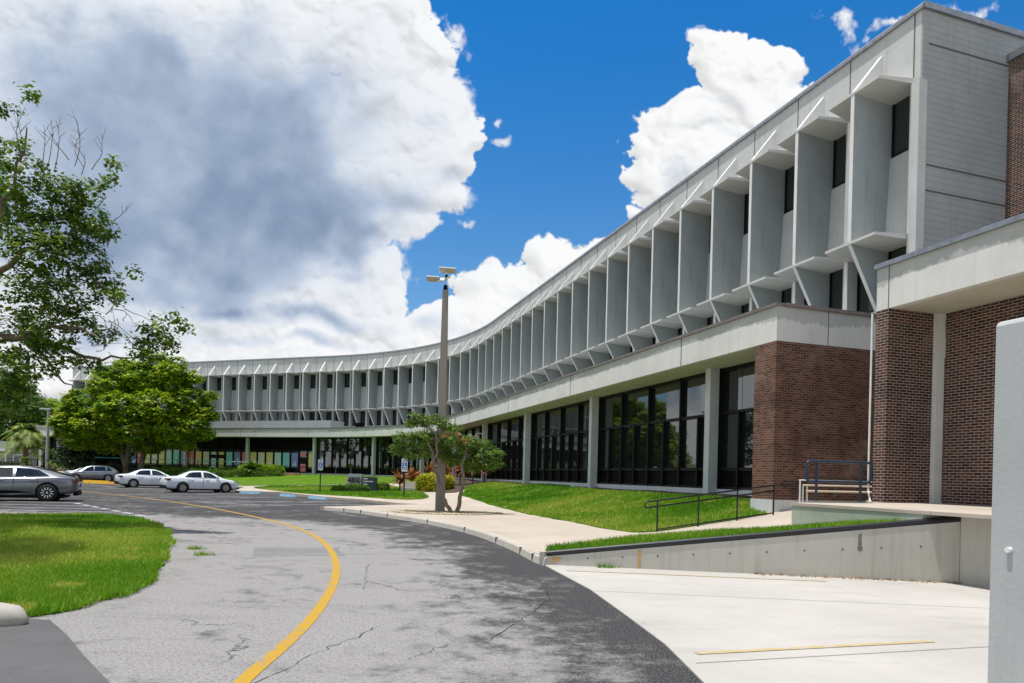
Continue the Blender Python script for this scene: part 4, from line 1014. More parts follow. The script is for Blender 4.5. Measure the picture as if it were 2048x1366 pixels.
# slate crossover, nose to the left
SUV_P = [(0, .46, .95, .84), (.08, .38, 1.08, .92), (.4, .32, 1.10, .97), (1.4, .26, 1.06, 1), (2.9, .26, 1.03, 1), (3.6, .27, 1.01, .99), (4.2, .30, .93, .96), (4.5, .34, .84, .88), (4.65, .42, .66, .70)]
SUV_R = [(.12, 1.08, 1.10, .80, .72), (.45, 1.08, 1.42, .82, .66), (.9, 1.07, 1.57, .84, .63), (1.6, 1.05, 1.62, .85, .63), (2.4, 1.03, 1.60, .85, .63), (2.85, 1.02, 1.46, .85, .66), (3.3, 1.01, 1.20, .84, .70), (3.55, 1.0, 1.02, .82, .74)]
t, dx, hw, gi, side = make_car('slate grey crossover car facing left behind the yellow wheel stop', MT['cardark'], 4.65, 1.86, SUV_P, SUV_R, None, .36, (-42.3, 68.6, 0), pi+.66)
for sy in (-1, 1): side(2.2, 3.2, sy, 2.2, 2.72); side(1.15, 2.1, sy); side(.55, 1.05, sy, .8, 1.05)
finish_car(t, dx, hw, (.95, 3.7), .36, 9, {'rear_window': (.2, .8, 0, 0, 0), 'windscreen': (2.5, 3.45, 0, 0, 0)}, [((.12, .74, .95), (.2, .3, .16), -.4)], [((4.40, .7, .80), (.34, .22, .12), -.45)], [(1.2, .4, 1.0), (2.15, .35, 1.0), (3.2, .38, 1.0)], SUV_R, gi)
handles(t, dx, hw, (1.4, 2.4), .92, MT['alloy']); mirrors(t, dx, hw, 3.05, 1.1, MT['cardark']); lower_trim(t, dx, hw, 4.65, SUV_P)
# near grey fastback, nose to the left out of frame
FB_P = [(0, .50, .86, .82), (.05, .40, .98, .89), (.25, .34, 1.07, .95), (.8, .30, 1.10, .99), (1.6, .24, 1.06, 1), (3.2, .22, 1.02, 1), (3.9, .24, .99, .99), (4.5, .28, .88, .96), (4.8, .34, .76, .86), (4.93, .42, .6, .66)]
FB_R = [(.22, 1.07, 1.075, .76, .70), (.6, 1.09, 1.20, .80, .66), (1.1, 1.08, 1.36, .83, .62), (1.7, 1.06, 1.49, .85, .60), (2.3, 1.04, 1.535, .86, .60), (2.9, 1.03, 1.51, .86, .60), (3.3, 1.01, 1.38, .86, .63), (3.7, 1.0, 1.16, .85, .68), (4.0, .98, 1.0, .83, .72)]
t, dx, hw, gi, side = make_car('grey fastback sedan nearest at the left edge with black multi spoke wheels', MT['cargrey'], 4.93, 1.84, FB_P, FB_R, None, .38, (-21.84, 29.9, 0), pi+.45)
for sy in (-1, 1): side(2.35, 3.55, sy, 2.35, 3.12); side(1.0, 2.24, sy, 1.42, 2.24)
finish_car(t, dx, hw, (1.08, 3.92), .385, 11, {'rear_window': (.32, 1.75, 0, 0, 0), 'windscreen': (2.98, 3.88, 0, 0, 0)}, [((.07, .80, .93), (.16, .22, .15), -.45)], [((4.68, .7, .72), (.3, .22, .1), -.4)], [(1.42, .42, 1.02), (2.3, .34, 1.02), (3.55, .36, .98)], FB_R, gi, blackrim=True)
handles(t, dx, hw, (1.62, 2.72), .93, MT['alloy']); mirrors(t, dx, hw, 3.4, 1.08, MT['cargrey']); lower_trim(t, dx, hw, 4.93, FB_P)
for sy in (-1, 1):
    mb = MB(); mb.plate([(1.55+dx, sy*(hw+.004), .36), (3.5+dx, sy*(hw+.004), .34), (3.4+dx, sy*(hw+.004), .5), (2.2+dx, sy*(hw+.004), .46)], (0, 1, 0), .012); part(mb, 'sill_cladding', MT['black'], t)

# ------------------------------------------------------------------ vegetation
def leaf_mesh(name, C, size, m, tint, up=.35, aspect=.55, out=None, jit=.35):
    n = len(C); C = np.asarray(C)
    nv = rng.normal(size=(n, 3)); nv[:, 2] += up
    if out is not None: nv = nv*.6+out*.9; nv[:, 2] += up
    nv /= np.linalg.norm(nv, axis=1)[:, None]
    r = rng.normal(size=(n, 3)); a = np.cross(nv, r); a /= np.linalg.norm(a, axis=1)[:, None]; b = np.cross(nv, a)
    s = size*(1+rng.uniform(-jit, jit, n))[:, None]
    L, W_ = a*s*.5, b*s*.5*aspect
    V = np.stack([C-L, C-L*.1+W_, C+L, C-L*.1-W_], 1).reshape(-1, 3)
    me = bpy.data.meshes.new(name); me.vertices.add(4*n); me.vertices.foreach_set('co', V.astype(np.float32).ravel())
    me.loops.add(4*n); me.loops.foreach_set('vertex_index', np.arange(4*n, dtype=np.int32))
    me.polygons.add(n); me.polygons.foreach_set('loop_start', np.arange(0, 4*n, 4, dtype=np.int32)); me.polygons.foreach_set('loop_total', np.full(n, 4, np.int32))
    me.materials.append(m); me.update(calc_edges=True)
    A = me.attributes.new('tint', 'FLOAT', 'FACE'); A.data.foreach_set('value', np.clip(tint, 0, 1).astype(np.float32))
    return me
def clump_pts(c, r, nsub, per, subr, flat=.8, shell=.65):
    """leaf sprays set on the shell of an ellipsoid clump"""
    r = np.array(r if np.ndim(r) else (r, r, r*flat), float)
    d = rng.normal(size=(nsub, 3)); d /= np.linalg.norm(d, axis=1)[:, None]
    rad = (shell+(1-shell)*rng.uniform(0, 1, nsub)**.7)[:, None]
    sc_ = np.array(c)+d*rad*r
    p = (sc_[:, None, :]+rng.normal(size=(nsub, per, 3))*subr*np.array((1, 1, .55))).reshape(-1, 3)
    tint = np.repeat(rng.uniform(0.05, .75, nsub), per)+rng.normal(0, .14, nsub*per)
    return p, tint, np.repeat(d, per, 0)
def crown(clumps, nsub, per, subr, name, size, m, parent, base, up=.4, kshade=0., tbias=0., aspect=.55):
    P, T, D = [], [], []
    for (c, r) in clumps:
        rr_ = np.mean(r) if np.ndim(r) else r
        p, t, d = clump_pts(c, r, max(4, int(nsub*rr_**2)), per, subr); P.append(p); T.append(t+tbias); D.append(d)
    P = np.concatenate(P); T = np.concatenate(T); D = np.concatenate(D)
    me = leaf_mesh(name, P-np.array(base), size, m, T, up, aspect, D)
    o = bpy.data.objects.new(name, me); COL.objects.link(o); o.parent = parent; return o
def limb(mb, pts, r0, r1, base, n=7, wob=.0):
    P = smoothpoly([np.array(p)-np.array(base) for p in pts], 2, False); k = len(P)
    P = [tuple(np.array(p)+rng.normal(0, wob, 3)*(0 < i < k-1)) for i, p in enumerate(P)]
    mb.tube(P, [r1+(r0-r1)*(1-i/(k-1))**1.5 if n == 8 and r0 < .25 else r0+(r1-r0)*i/(k-1) for i in range(k)], n)

# --- near oak on the island
OB = (-14.1, 17.3, .1)
oak = thing('oak_tree', 'near oak leaning in from the left edge over the grass island', 'tree', OB)
mb = MB(); limb(mb, [(-14.1, 17.3, -.1), (-13.9, 17.3, 1.5), (-14.0, 17.0, 3.2), (-14.2, 16.8, 4.6)], .36, .27, OB, 12, .02)
part(mb, 'trunk', MT['bark'], oak, True)
mb = MB()
limb(mb, [(-14.0, 17.0, 3.4), (-13.2, 17.0, 4.6), (-12.1, 17., 4.85), (-11.3, 17., 4.55), (-10.6, 17., 4.25), (-9.6, 17., 4.35), (-8.9, 17., 4.4)], .16, .008, OB, 8, .04)
limb(mb, [(-12.1, 17., 4.85), (-11.2, 16.6, 5.0), (-10.4, 16.4, 4.9), (-9.8, 16.2, 4.6)], .07, .015, OB, 6, .04)
limb(mb, [(-14.2, 16.8, 4.4), (-13.2, 16.9, 6.0), (-12.3, 17., 6.9), (-11.6, 17., 7.2), (-11.0, 17.1, 7.5)], .15, .02, OB, 8, .05)
limb(mb, [(-13.2, 16.9, 6.0), (-12.9, 17., 7.6), (-12.6, 17.1, 9.0), (-12.3, 17., 10.0)], .08, .01, OB, 6, .05)
limb(mb, [(-11.0, 17.1, 6.6), (-10.3, 17, 6.1), (-9.9, 17, 5.6)], .05, .01, OB, 5, .04)
limb(mb, [(-14.2, 16.8, 4.6), (-14.6, 16, 6.5), (-14.4, 14, 8), (-13.5, 12, 8.6)], .2, .05, OB, 8, .05)
limb(mb, [(-14.4, 16.4, 5.5), (-16, 16, 8), (-17.5, 15, 10)], .2, .05, OB, 8, .05)
limb(mb, [(-12.1, 17., 4.85), (-11.8, 17.4, 4.1), (-11.3, 17.6, 3.5)], .05, .01, OB, 5, .04)
part(mb, 'limbs', MT['bark'], oak, True)
def OC(px, py, r, Y=17.):    # crown clump given by its bearing (image units of the survey), spread, distance
    return (((px-1024)/1365*Y, Y, (938-py)/1365*Y+EYE), r*Y/1365)
cl = [OC(120, 470, 55), OC(95, 375, 30), OC(150, 385, 26), OC(122, 405, 36), OC(70, 350, 18), OC(160, 440, 42, 17.6), OC(215, 335, 15), OC(205, 362, 14, 16.6), OC(190, 385, 20), OC(70, 520, 62, 16.4), OC(145, 530, 52, 17.2), OC(185, 470, 30), OC(40, 600, 62, 17.5), OC(120, 600, 48, 16.8), OC(190, 560, 34, 17.2),
      OC(205, 600, 26), OC(265, 552, 14), OC(225, 590, 20, 16.6), OC(30, 470, 40, 16.6), OC(60, 420, 40, 17.2), OC(15, 300, 20, 16.5), OC(0, 235, 18), OC(45, 195, 17, 17), OC(10, 330, 30, 17.4), OC(20, 690, 62, 17.4), OC(90, 670, 50, 16.4), OC(150, 650, 36, 17.4),
      OC(60, 735, 46, 16.4), OC(0, 760, 62, 17.2), OC(130, 715, 30, 16.6), OC(200, 680, 26, 17), OC(185, 735, 18, 17), OC(310, 660, 30, 17), OC(345, 640, 16, 16.8), OC(290, 690, 26, 17.2), OC(325, 690, 24, 17), OC(270, 715, 18, 16.8), OC(365, 660, 9, 17), OC(0, 820, 40, 17.4), OC(30, 385, 30, 16.8)]
crown(cl, 145, 17, .10, 'crown', .115, MT['leaf_oak'], oak, OB, .9, tbias=.24)
cl2 = [((-15.5, 15.5, 9.5), 1.8), ((-14.5, 12.6, 8.6), 1.5), ((-12.2, 11.2, 7.6), 1.1), ((-16.5, 12.5, 9.), 1.8), ((-15, 18.5, 9.), 1.5), ((-17.5, 16, 8), 2.), ((-13.2, 14, 8.4), .9), ((-17, 19.5, 6.5), 1.5), ((-11.2, 11.8, 6.8), .7), ((-10.6, 9.8, 7.0), .7), ((-13.2, 15.7, 7.0), .6), ((-10.0, 11.7, 6.6), .85), ((-11.4, 12.6, 7.4), 1.), ((-12.6, 10.6, 8.2), 1.2), ((-9.6, 9.2, 7.2), .7), ((-14.2, 14.6, 9.4), 1.1), ((-10.2, 11.4, 9.0), .8), ((-11., 12.2, 9.4), .95), ((-9.8, 10.5, 8.8), .7)]
crown(cl2, 75, 14, .16, 'outer_crown', .16, MT['leaf_oak'], oak, OB, .5)
mb = MB()
def twig(px, py, h, lean, curve, Y=17.):
    c = np.array(((px-1024)/1365*Y, Y+random.uniform(-.4, .4), (938-py)/1365*Y+EYE)); P = []
    for k in range(7):
        f = k/6; P.append(c+np.array((lean*f+curve*sin(f*3.), random.uniform(-.03, .03), h*f)))
    mb = MB(); mb.tube([tuple(p-np.array(OB)) for p in P], [.014-.0015*k for k in range(7)], 4)
    for k in (3, 4, 5):
        d_ = np.array((random.uniform(-.3, .3), 0, random.uniform(.1, .35))); mb.tube([tuple(P[k]-np.array(OB)), tuple(P[k]+d_-np.array(OB))], [.008, .004], 4)
    part(mb, 'bare_twig', MT['palebark'], oak)
for px, py, h, le, cu_ in ((30, 330, 1.0, -.2, .1), (45, 335, 1.2, .1, -.15), (60, 345, 1.1, .05, .1), (75, 345, 1.2, .1, .05), (88, 350, 1.3, .0, .12), (118, 330, 1.45, -.15, .2), (128, 345, .9, -.4, .25), (150, 340, 1.0, .1, -.3), (165, 345, .9, .2, .15), (20, 330, 1.0, -.3, .05), (110, 320, .7, -.7, .05), (190, 430, .3, .25, 0), (200, 440, .4, .3, .1), (215, 640, .5, .3, .05), (205, 690, .5, .3, .1)):
    twig(px, py, h, le, cu_)
for k in range(46):
    px, py = random.uniform(60, 235), random.uniform(560, 730); c = np.array(((px-1024)/1365*17, 17+random.uniform(-.6, .6), (938-py)/1365*17+EYE))
    P = [c]; d_ = np.array((random.uniform(-.1, .45), random.uniform(-.2, .2), random.uniform(-.35, .2)))
    for j in range(4): P.append(P[-1]+d_*.4+rng.normal(0, .05, 3))
    mb = MB(); mb.tube([tuple(p-np.array(OB)) for p in P], [.011, .009, .007, .005, .003], 4); part(mb, 'bare_twig', MT['palebark'], oak)

# --- generic broadleaf tree
def tree(name, label, base, trunks, clumps, nsub, per, subr, size, lm, bark=MT['bark'], group=None, up=.5, tbias=0., cat='tree'):
    t = thing(name, label, cat, base, 0, group)
    mb = MB()
    for pts, r0, r1 in trunks: limb(mb, pts, r0, r1, base, 8, .02)
    part(mb, 'trunk', bark, t, True)
    crown(clumps, nsub, per, subr, 'crown', size, lm, t, base, up, tbias=tbias)
    return t
# big yellow-green tree before the left wing
TBx, TBy = -42.2, 76.5
def T1(P): k = 76.5/70; return [(x*k, y*k, (z-EYE)*k+EYE if z > 1 else .2) for x, y, z in P]
cl = []
def K(px, py, r, dy=0.):
    Y = TBy+dy; cl.append((((px-1024)/1365*Y, Y, (934-py)/1365*Y+EYE), (r*Y/1365*.9, r*Y/1365*.9, r*Y/1365*.68)))
for px, py, r, dy in ((280, 760, 48, 0), (215, 775, 42, -1), (345, 765, 40, 0), (300, 735, 34, 1), (255, 745, 34, 0), (335, 745, 30, -1), (170, 810, 42, 0), (240, 820, 50, -2.5), (310, 815, 52, -2.5), (370, 800, 42, 0), (395, 825, 34, 0), (140, 845, 36, 0), (190, 850, 46, -1.5), (260, 860, 46, -2.5), (335, 855, 46, -2), (385, 855, 32, -1), (405, 865, 22, 0), (160, 880, 34, 0), (220, 885, 38, 0), (300, 885, 36, 0), (365, 880, 28, 0), (415, 825, 16, 0), (120, 850, 22, 0), (350, 725, 18, 0), (205, 750, 24, 0), (150, 800, 24, 0), (290, 712, 16, 0), (318, 716, 14, 1), (240, 728, 15, 0), (380, 752, 18, 0), (428, 838, 9, 0), (418, 790, 13, 0), (112, 870, 12, 0), (130, 822, 14, 0)):
    K(px, py, r, dy)
tree('shade_tree', 'large yellow green shade tree with double trunk in front of the left wing', (TBx, TBy, .5), [
    (T1([(-39.6, 70, .6), (-39.7, 70, 2.2), (-41.0, 70, 4.6), (-42.5, 70, 6.4)]), .36, .08), (T1([(-38.2, 70, .6), (-38.0, 70, 2.4), (-37.2, 69.6, 4.6), (-35., 69.5, 7)]), .42, .08), (T1([(-39.5, 70, 1.8), (-38.8, 69, 4.5), (-38.6, 69, 8)]), .28, .06), (T1([(-38.0, 70, 2.6), (-36, 68.5, 4.5), (-33.5, 68, 6)]), .22, .05), (T1([(-40, 70, 2.6), (-39.4, 68.5, 5), (-40, 68, 8)]), .2, .04)],
     cl, 40, 22, .24, .37, MT['leaf_yel'], up=1.3, tbias=.27)
# dark evergreen under its left side
cl = []
def K2(px, py, r, Y): cl.append((((px-1024)/1365*Y, Y, (931-py)/1365*Y+EYE), r*Y/1365))
for px, py, r in ((150, 880, 30), (185, 870, 32), (220, 880, 32), (140, 915, 26), (175, 910, 30), (215, 915, 32), (160, 935, 22), (200, 935, 24), (240, 905, 24), (235, 935, 22)): K2(px, py, r, 80.)
tree('evergreen_tree', 'dark evergreen bushy tree under the left side of the yellow green tree', (-49, 80, .4), [([(-49, 80, .1), (-49, 80, 3)], .25, .1)], cl, 42, 16, .28, .34, MT['leaf_dark'], tbias=.05)
# far trees on the left
def farclumps(items, Y):
    return [(((px-1024)/1365*Y, Y+dy, (929-py)/1365*Y+EYE), r*Y/1365) for px, py, r, dy in items]
tree('dark_tree', 'tall dark green tree at the far left behind the palm', (-84, 108, .2), [([(-84, 108, 0), (-84, 108, 6)], .5, .2)],
     farclumps([(10, 800, 40, 0), (50, 815, 36, 0), (75, 825, 26, -3), (20, 850, 40, 0), (60, 860, 34, 0), (-30, 810, 46, 0), (30, 890, 30, 0), (-20, 870, 40, 0), (70, 890, 24, 0), (0, 770, 34, 0), (45, 785, 22, 0), (85, 850, 20, 0)], 108.), 24, 16, .38, .46, MT['leaf_mid'])
tree('yellow_tree', 'pale yellow green tree behind the slender lamp post', (-82, 122, .2), [([(-82, 122, 0), (-82, 122, 6)], .5, .2)],
     farclumps([(105, 820, 28, 0), (130, 830, 26, 0), (110, 845, 26, 0), (90, 815, 20, 0), (140, 850, 22, 0), (105, 870, 24, 0), (150, 835, 18, 0)], 122.), 22, 16, .4, .48, MT['leaf_yel'], tbias=.2)
# trees outside the frame on the left: seen as reflections in the ground floor glazing
for k, (x, y, hgt, r) in enumerate(((-34, 37, 9, 3.6), (-42, 47, 10, 4.0), (-30, 27, 8.5, 3.2), (-52, 56, 10, 4.2), (-26, 19, 8, 3), (-53, 66, 11, 4.4))):
    c2 = [((x+random.uniform(-r, r)*.7, y+random.uniform(-r, r)*.7, hgt*random.uniform(.45, .95)), r*random.uniform(.45, .62)) for _ in range(11)]
    tree('lot_tree', ['shade tree beyond the left frame edge nearest the grey fastback', 'tall shade tree mirrored in the dark glazing beyond the parking lot', 'round shade tree beside the parking lot left of the view', 'spreading shade tree far across the parking lot', 'shade tree left of the near oak', 'broad shade tree at the far end of the lot left of the date palm'][k], (x, y, 0), [([(x, y, -.1), (x+.1, y, 3), (x, y, hgt*.7)], .3, .1)], c2, 9, 14, .3, .34, MT['leaf_mid'] if k % 2 else MT['leaf_yel'], group='trees round the parking lot')
# small twin stemmed tree by the pole
SB = (-2.2, 26.3, .14)
cl = []
def K3(px, py, r, dy=0.):
    Y = 26.3+dy; cl.append((((px-1024)/1365*Y, Y, (949-py)/1365*Y+EYE), (r*Y/1365, r*Y/1365, r*Y/1365*.75)))
for px, py, r, dy in ((830, 838, 15, 0), (850, 845, 16, .2), (870, 842, 15, -.3), (890, 850, 16, .2), (910, 858, 13, 0), (820, 850, 11, 0), (808, 882, 22, 0), (800, 900, 20, .3), (835, 880, 22, -.4), (855, 875, 20, .3), (820, 908, 18, 0), (848, 905, 20, .4), (875, 885, 20, .3), (890, 905, 18, .5), (905, 880, 20, -.3), (935, 890, 24, 0), (960, 895, 24, .2), (985, 905, 18, 0), (930, 915, 24, .4), (960, 918, 22, 0), (990, 925, 13, 0), (975, 930, 14, 0), (905, 920, 18, .5), (945, 932, 16, 0), (1000, 930, 7, 0)):
    K3(px, py, r, dy)
st_ = tree('ornamental_tree', 'small tree with two bare twisted stems by the light pole', SB, [
    ([(-2.24, 26.3, .0), (-2.5, 26.3, .5), (-2.75, 26.3, 1.2), (-3.05, 26.3, 2.0), (-3.1, 26.3, 2.5), (-3.35, 26.25, 3.0), (-3.6, 26.2, 3.2)], .09, .045),
    ([(-2.12, 26.3, .0), (-1.98, 26.3, .6), (-1.85, 26.3, 1.4), (-1.95, 26.3, 2.0), (-1.75, 26.3, 2.5), (-1.95, 26.3, 3.0)], .095, .045),
    ([(-3.05, 26.3, 2.05), (-2.85, 26.2, 2.7), (-3.0, 26.1, 3.2), (-2.7, 26.2, 3.5)], .075, .03), ([(-3.5, 26.2, 3.1), (-4.1, 26.3, 2.9), (-4.5, 26.4, 3.1)], .045, .012), ([(-2.8, 26.2, 2.9), (-3.3, 26.2, 3.5), (-3.6, 26.2, 3.9)], .04, .012),
    ([(-1.8, 26.3, 2.3), (-1.2, 26.3, 2.6), (-.7, 26.3, 2.6)], .05, .012), ([(-1.95, 26.3, 2.9), (-2.3, 26.3, 3.4), (-2.2, 26.3, 3.8)], .04, .012), ([(-1.9, 26.3, 2.7), (-1.4, 26.2, 3.2), (-1., 26.2, 3.2)], .04, .01), ([(-3.2, 26.2, 2.9), (-2.5, 26.2, 3.1), (-2.2, 26.2, 3.1)], .035, .01)],
     cl, 400, 16, .075, .09, MT['leaf_buck'], MT['palebark'])
dcl = []
cl = dcl
for px, py, r, dy in ((895, 872, 12, -.5), (918, 872, 12, -.5), (925, 882, 8, -.6)): K3(px, py, r, dy)
crown(dcl, 200, 12, .07, 'dry_leaves', .085, MT['leaf_dead'], st_, SB)

# hedges and shrubs
def shrub(name, label, box_, n, size, lm, rz=0., group=None, stem=True, cat='hedge', round_=.25):
    (x, y, z), (sx, sy, sz) = box_
    t = thing(name, label, cat, (x, y, z), rz, group)
    q = rng.uniform(-1, 1, (n, 3)); ax = rng.integers(0, 3, n); side_ = np.where(rng.uniform(size=n) < .5, -1, 1)
    keep = rng.uniform(size=n) < .85; q[np.arange(n)[keep], ax[keep]] = side_[keep]
    q[:, 2] = np.where((ax == 2) & keep, 1, q[:, 2])
    nr_ = np.linalg.norm(q, axis=1); q = q*(1-round_)+q/np.maximum(nr_, .5)[:, None]*round_*1.2
    P = q*np.array((sx/2, sy/2, sz/2))+np.array((0, 0, sz/2)); P += rng.normal(0, size*.6, P.shape)
    P *= 1+.06*np.sin(P[:, [0]]*3.1+P[:, [2]]*2.)
    me = leaf_mesh('foliage', P, size, lm, rng.uniform(0, .7, n)+.3*(P[:, 2]/sz-.3), .4)
    o = bpy.data.objects.new('foliage', me); COL.objects.link(o); o.parent = t
    mb = MB()
    for k in range(5): 
        xx = (k-2)/5*sx*.8; mb.tube([(xx, 0, -.05), (xx+.05, .03, sz*.7)], [.03, .015], 5)
    part(mb, 'stems', MT['bark'], t); return t
shrub('hedge', 'clipped bright yellow hedge behind the light pole', ((-5.15, 46.0, th(-5.15, 46)+.03), (2.3, 1.4, .95)), 8000, .13, MT['leaf_hedgeY'], -.5)
shrub('hedge', 'low dark green hedge in front of the 4800 sign', ((-11.5, 49.0, th(-11.5, 49)), (2.5, .8, .46)), 6000, .10, MT['leaf_mid'], .05)
shrub('shrub', 'small dark green shrub right of the 4800 sign', ((-9.75, 51.2, th(-9.7, 51)), (.95, .8, .5)), 1800, .10, MT['leaf_mid'], 0, cat='shrub')
hz = lambda x, y: th(x, y)
shrub('hedge', 'lower clipped hedge row along the back lawn', ((-32.0, 74.0, hz(-32, 74)), (13.5, 1.0, .72)), 9000, .18, MT['leaf_mid'], .12)
shrub('hedge', 'upper clipped hedge row in front of the coloured windows', ((-34.5, 77.2, hz(-34, 77)), (9.5, 1.0, .85)), 6500, .18, MT['leaf_mid'], .16)
shrub('hedge', 'clipped hedge piece right of the glazed doors', ((-28.4, 77.6, hz(-28, 77)), (3., 1.0, .8)), 2400, .18, MT['leaf_mid'], .16)
shrub('hedge', 'dark hedge behind the parked white sedans', ((-45.0, 77.8, hz(-45, 77.8)), (8, 1.4, 1.2)), 6000, .22, MT['leaf_dark'], .1)
shrub('shrub', 'yellowish mounded shrub left of the brick steps', ((-27.8, 75.6, hz(-27, 75)+.2), (4.2, 1.5, .95)), 4000, .17, MT['leaf_yel'], .05, cat='shrub', round_=.7)
def rosette(name, label, loc, nb, L, wdt, lm, stemh, arch=.9, group=None, cat='plant', upb=.5, stem_r=.06, stemmat=MT['bark'], nseg=5, leaflets=False):
    t = thing(name, label, cat, loc, 0, group)
    V, F, T = [], [], []
    for k in range(nb):
        a = 2*pi*k/nb*1.618*3+random.uniform(-.3, .3); el = upb*random.uniform(.3, 1.9); l = L*random.uniform(.7, 1.1); h0 = stemh*random.uniform(.6, 1)
        tn = random.uniform(0, 1); spine = []
        for j in range(nseg+1):
            f = j/nseg; r = l*f*(cos(el)+.0)*(1-.12*f); z = h0+l*(sin(el)*f-arch*.55*f*f)
            spine.append(np.array((r*cos(a), r*sin(a), z)))
        w_ = np.array((-sin(a), cos(a), 0))
        if leaflets:
            for j in range(1, nseg*5):
                f = j/(nseg*5); i = min(nseg-1, int(f*nseg)); p = spine[i]+(spine[i+1]-spine[i])*(f*nseg-i); tg = spine[i+1]-spine[i]; tg /= np.linalg.norm(tg)
                ll_ = l*.30*sin(pi*min(.97, f*.8+.2))
                for s_ in (-1, 1):
                    q = p+w_*s_*ll_*.75+tg*ll_*.55+np.array((0, 0, -ll_*.32)); o_ = len(V)
                    V.extend([p-tg*wdt*.5, p+tg*wdt*.5, q]); F.append((o_, o_+1, o_+2)); T.append(tn*.6+.3*f+random.uniform(0, .1))
        else:
            for j in range(nseg):
                w0, w1 = wdt*sin(pi*(.12+.86*j/nseg)), wdt*sin(pi*(.12+.86*(j+1)/nseg)); o_ = len(V)
                V.extend([spine[j]-w_*w0, spine[j]+w_*w0, spine[j+1]+w_*w1, spine[j+1]-w_*w1]); F.append((o_, o_+1, o_+2, o_+3)); T.append(tn*.8+random.uniform(0, .2))
    me = bpy.data.meshes.new('fronds'); me.from_pydata([tuple(v) for v in V], [], F); me.materials.append(lm)
    A = me.attributes.new('tint', 'FLOAT', 'FACE'); A.data.foreach_set('value', np.array(T, np.float32)); me.update()
    o = bpy.data.objects.new('fronds', me); COL.objects.link(o); o.parent = t
    mb = MB(); mb.tube([(0, 0, -.1), (.02, 0, stemh*.5), (0, 0, stemh)], [stem_r*1.2, stem_r, stem_r*.9], 8); part(mb, 'stem', stemmat, t); return t
cgroup = 'reddish cordyline plants round the entry steps'
for k, (px, Y, hh, lb_) in enumerate(((800, 51, .8, 'reddish spiky cordyline left of the accessible sign post'), (825, 53, .9, 'reddish spiky cordyline between the sign post and yellow hedge'), (862, 54, 1.2, 'reddish spiky cordyline behind the yellow hedge'), (892, 52, 1.2, 'reddish spiky cordyline behind the light pole'), (920, 50, 1.1, 'reddish spiky cordyline between the twin stems'), (945, 49, 1.3, 'orange green cordyline right of the twin stems'), (968, 50, 1.2, 'tall green cordyline at the right end of the planting'))):
    x = (px-1024)/1365*Y
    rosette('cordyline', lb_, (x, Y, th(x, Y)), 70, 1.7, .085, MT['leaf_red'] if k != 6 else MT['leaf_palm'], hh, .75, cgroup, upb=.75, stem_r=.05)
rosette('philodendron', 'bright green broad leaved plant between the hedges', (-28.6, 74.9, th(-28.6, 74.9)+.3), 40, 1.9, .26, MT['leaf_mid'], .6, .8, upb=.7)
rosette('date_palm', 'bushy date palm with brown trunk left of the slender lamp post', (-60.3, 84.5, .3), 150, 3.7, .11, MT['leaf_palm'], 5.2, 1.35, cat='palm', upb=.72, stem_r=.3, leaflets=True, nseg=6)
pg = 'small palms near the slender lamp post'
rosette('small_palm', 'small bright palm right of the slender lamp post', (-54.2, 81., .3), 36, 1.35, .05, MT['leaf_palm'], 1.5, 1.0, pg, 'palm', .7, .12, leaflets=True)
rosette('small_palm', 'small pale palm below the date palm', (-58.5, 82., .5), 30, 1.2, .05, MT['leaf_palm'], 1.7, 1.0, pg, 'palm', .7, .10, leaflets=True)
rosette('small_palm', 'dark green small palm just left of the slender lamp post', (-58., 86., .5), 40, 2., .06, MT['leaf_mid'], 2.2, .9, pg, 'palm', .8, .12, leaflets=True)
for k, (x, y, s_, lb_) in enumerate(((-70, 88, 1.6, 'low dark shrub under the far left windows'), (-65, 87, 1.5, 'low dark shrub left of the date palm foot'), (-56, 85, 1.6, 'low dark shrub between the small palms'))):
    shrub('shrub', lb_, ((x, y, .3), (s_*2.6, s_, s_*.8)), 1600, .28, MT['leaf_dark'], 0, 'low shrubs along the far pavement', cat='shrub', round_=.7)

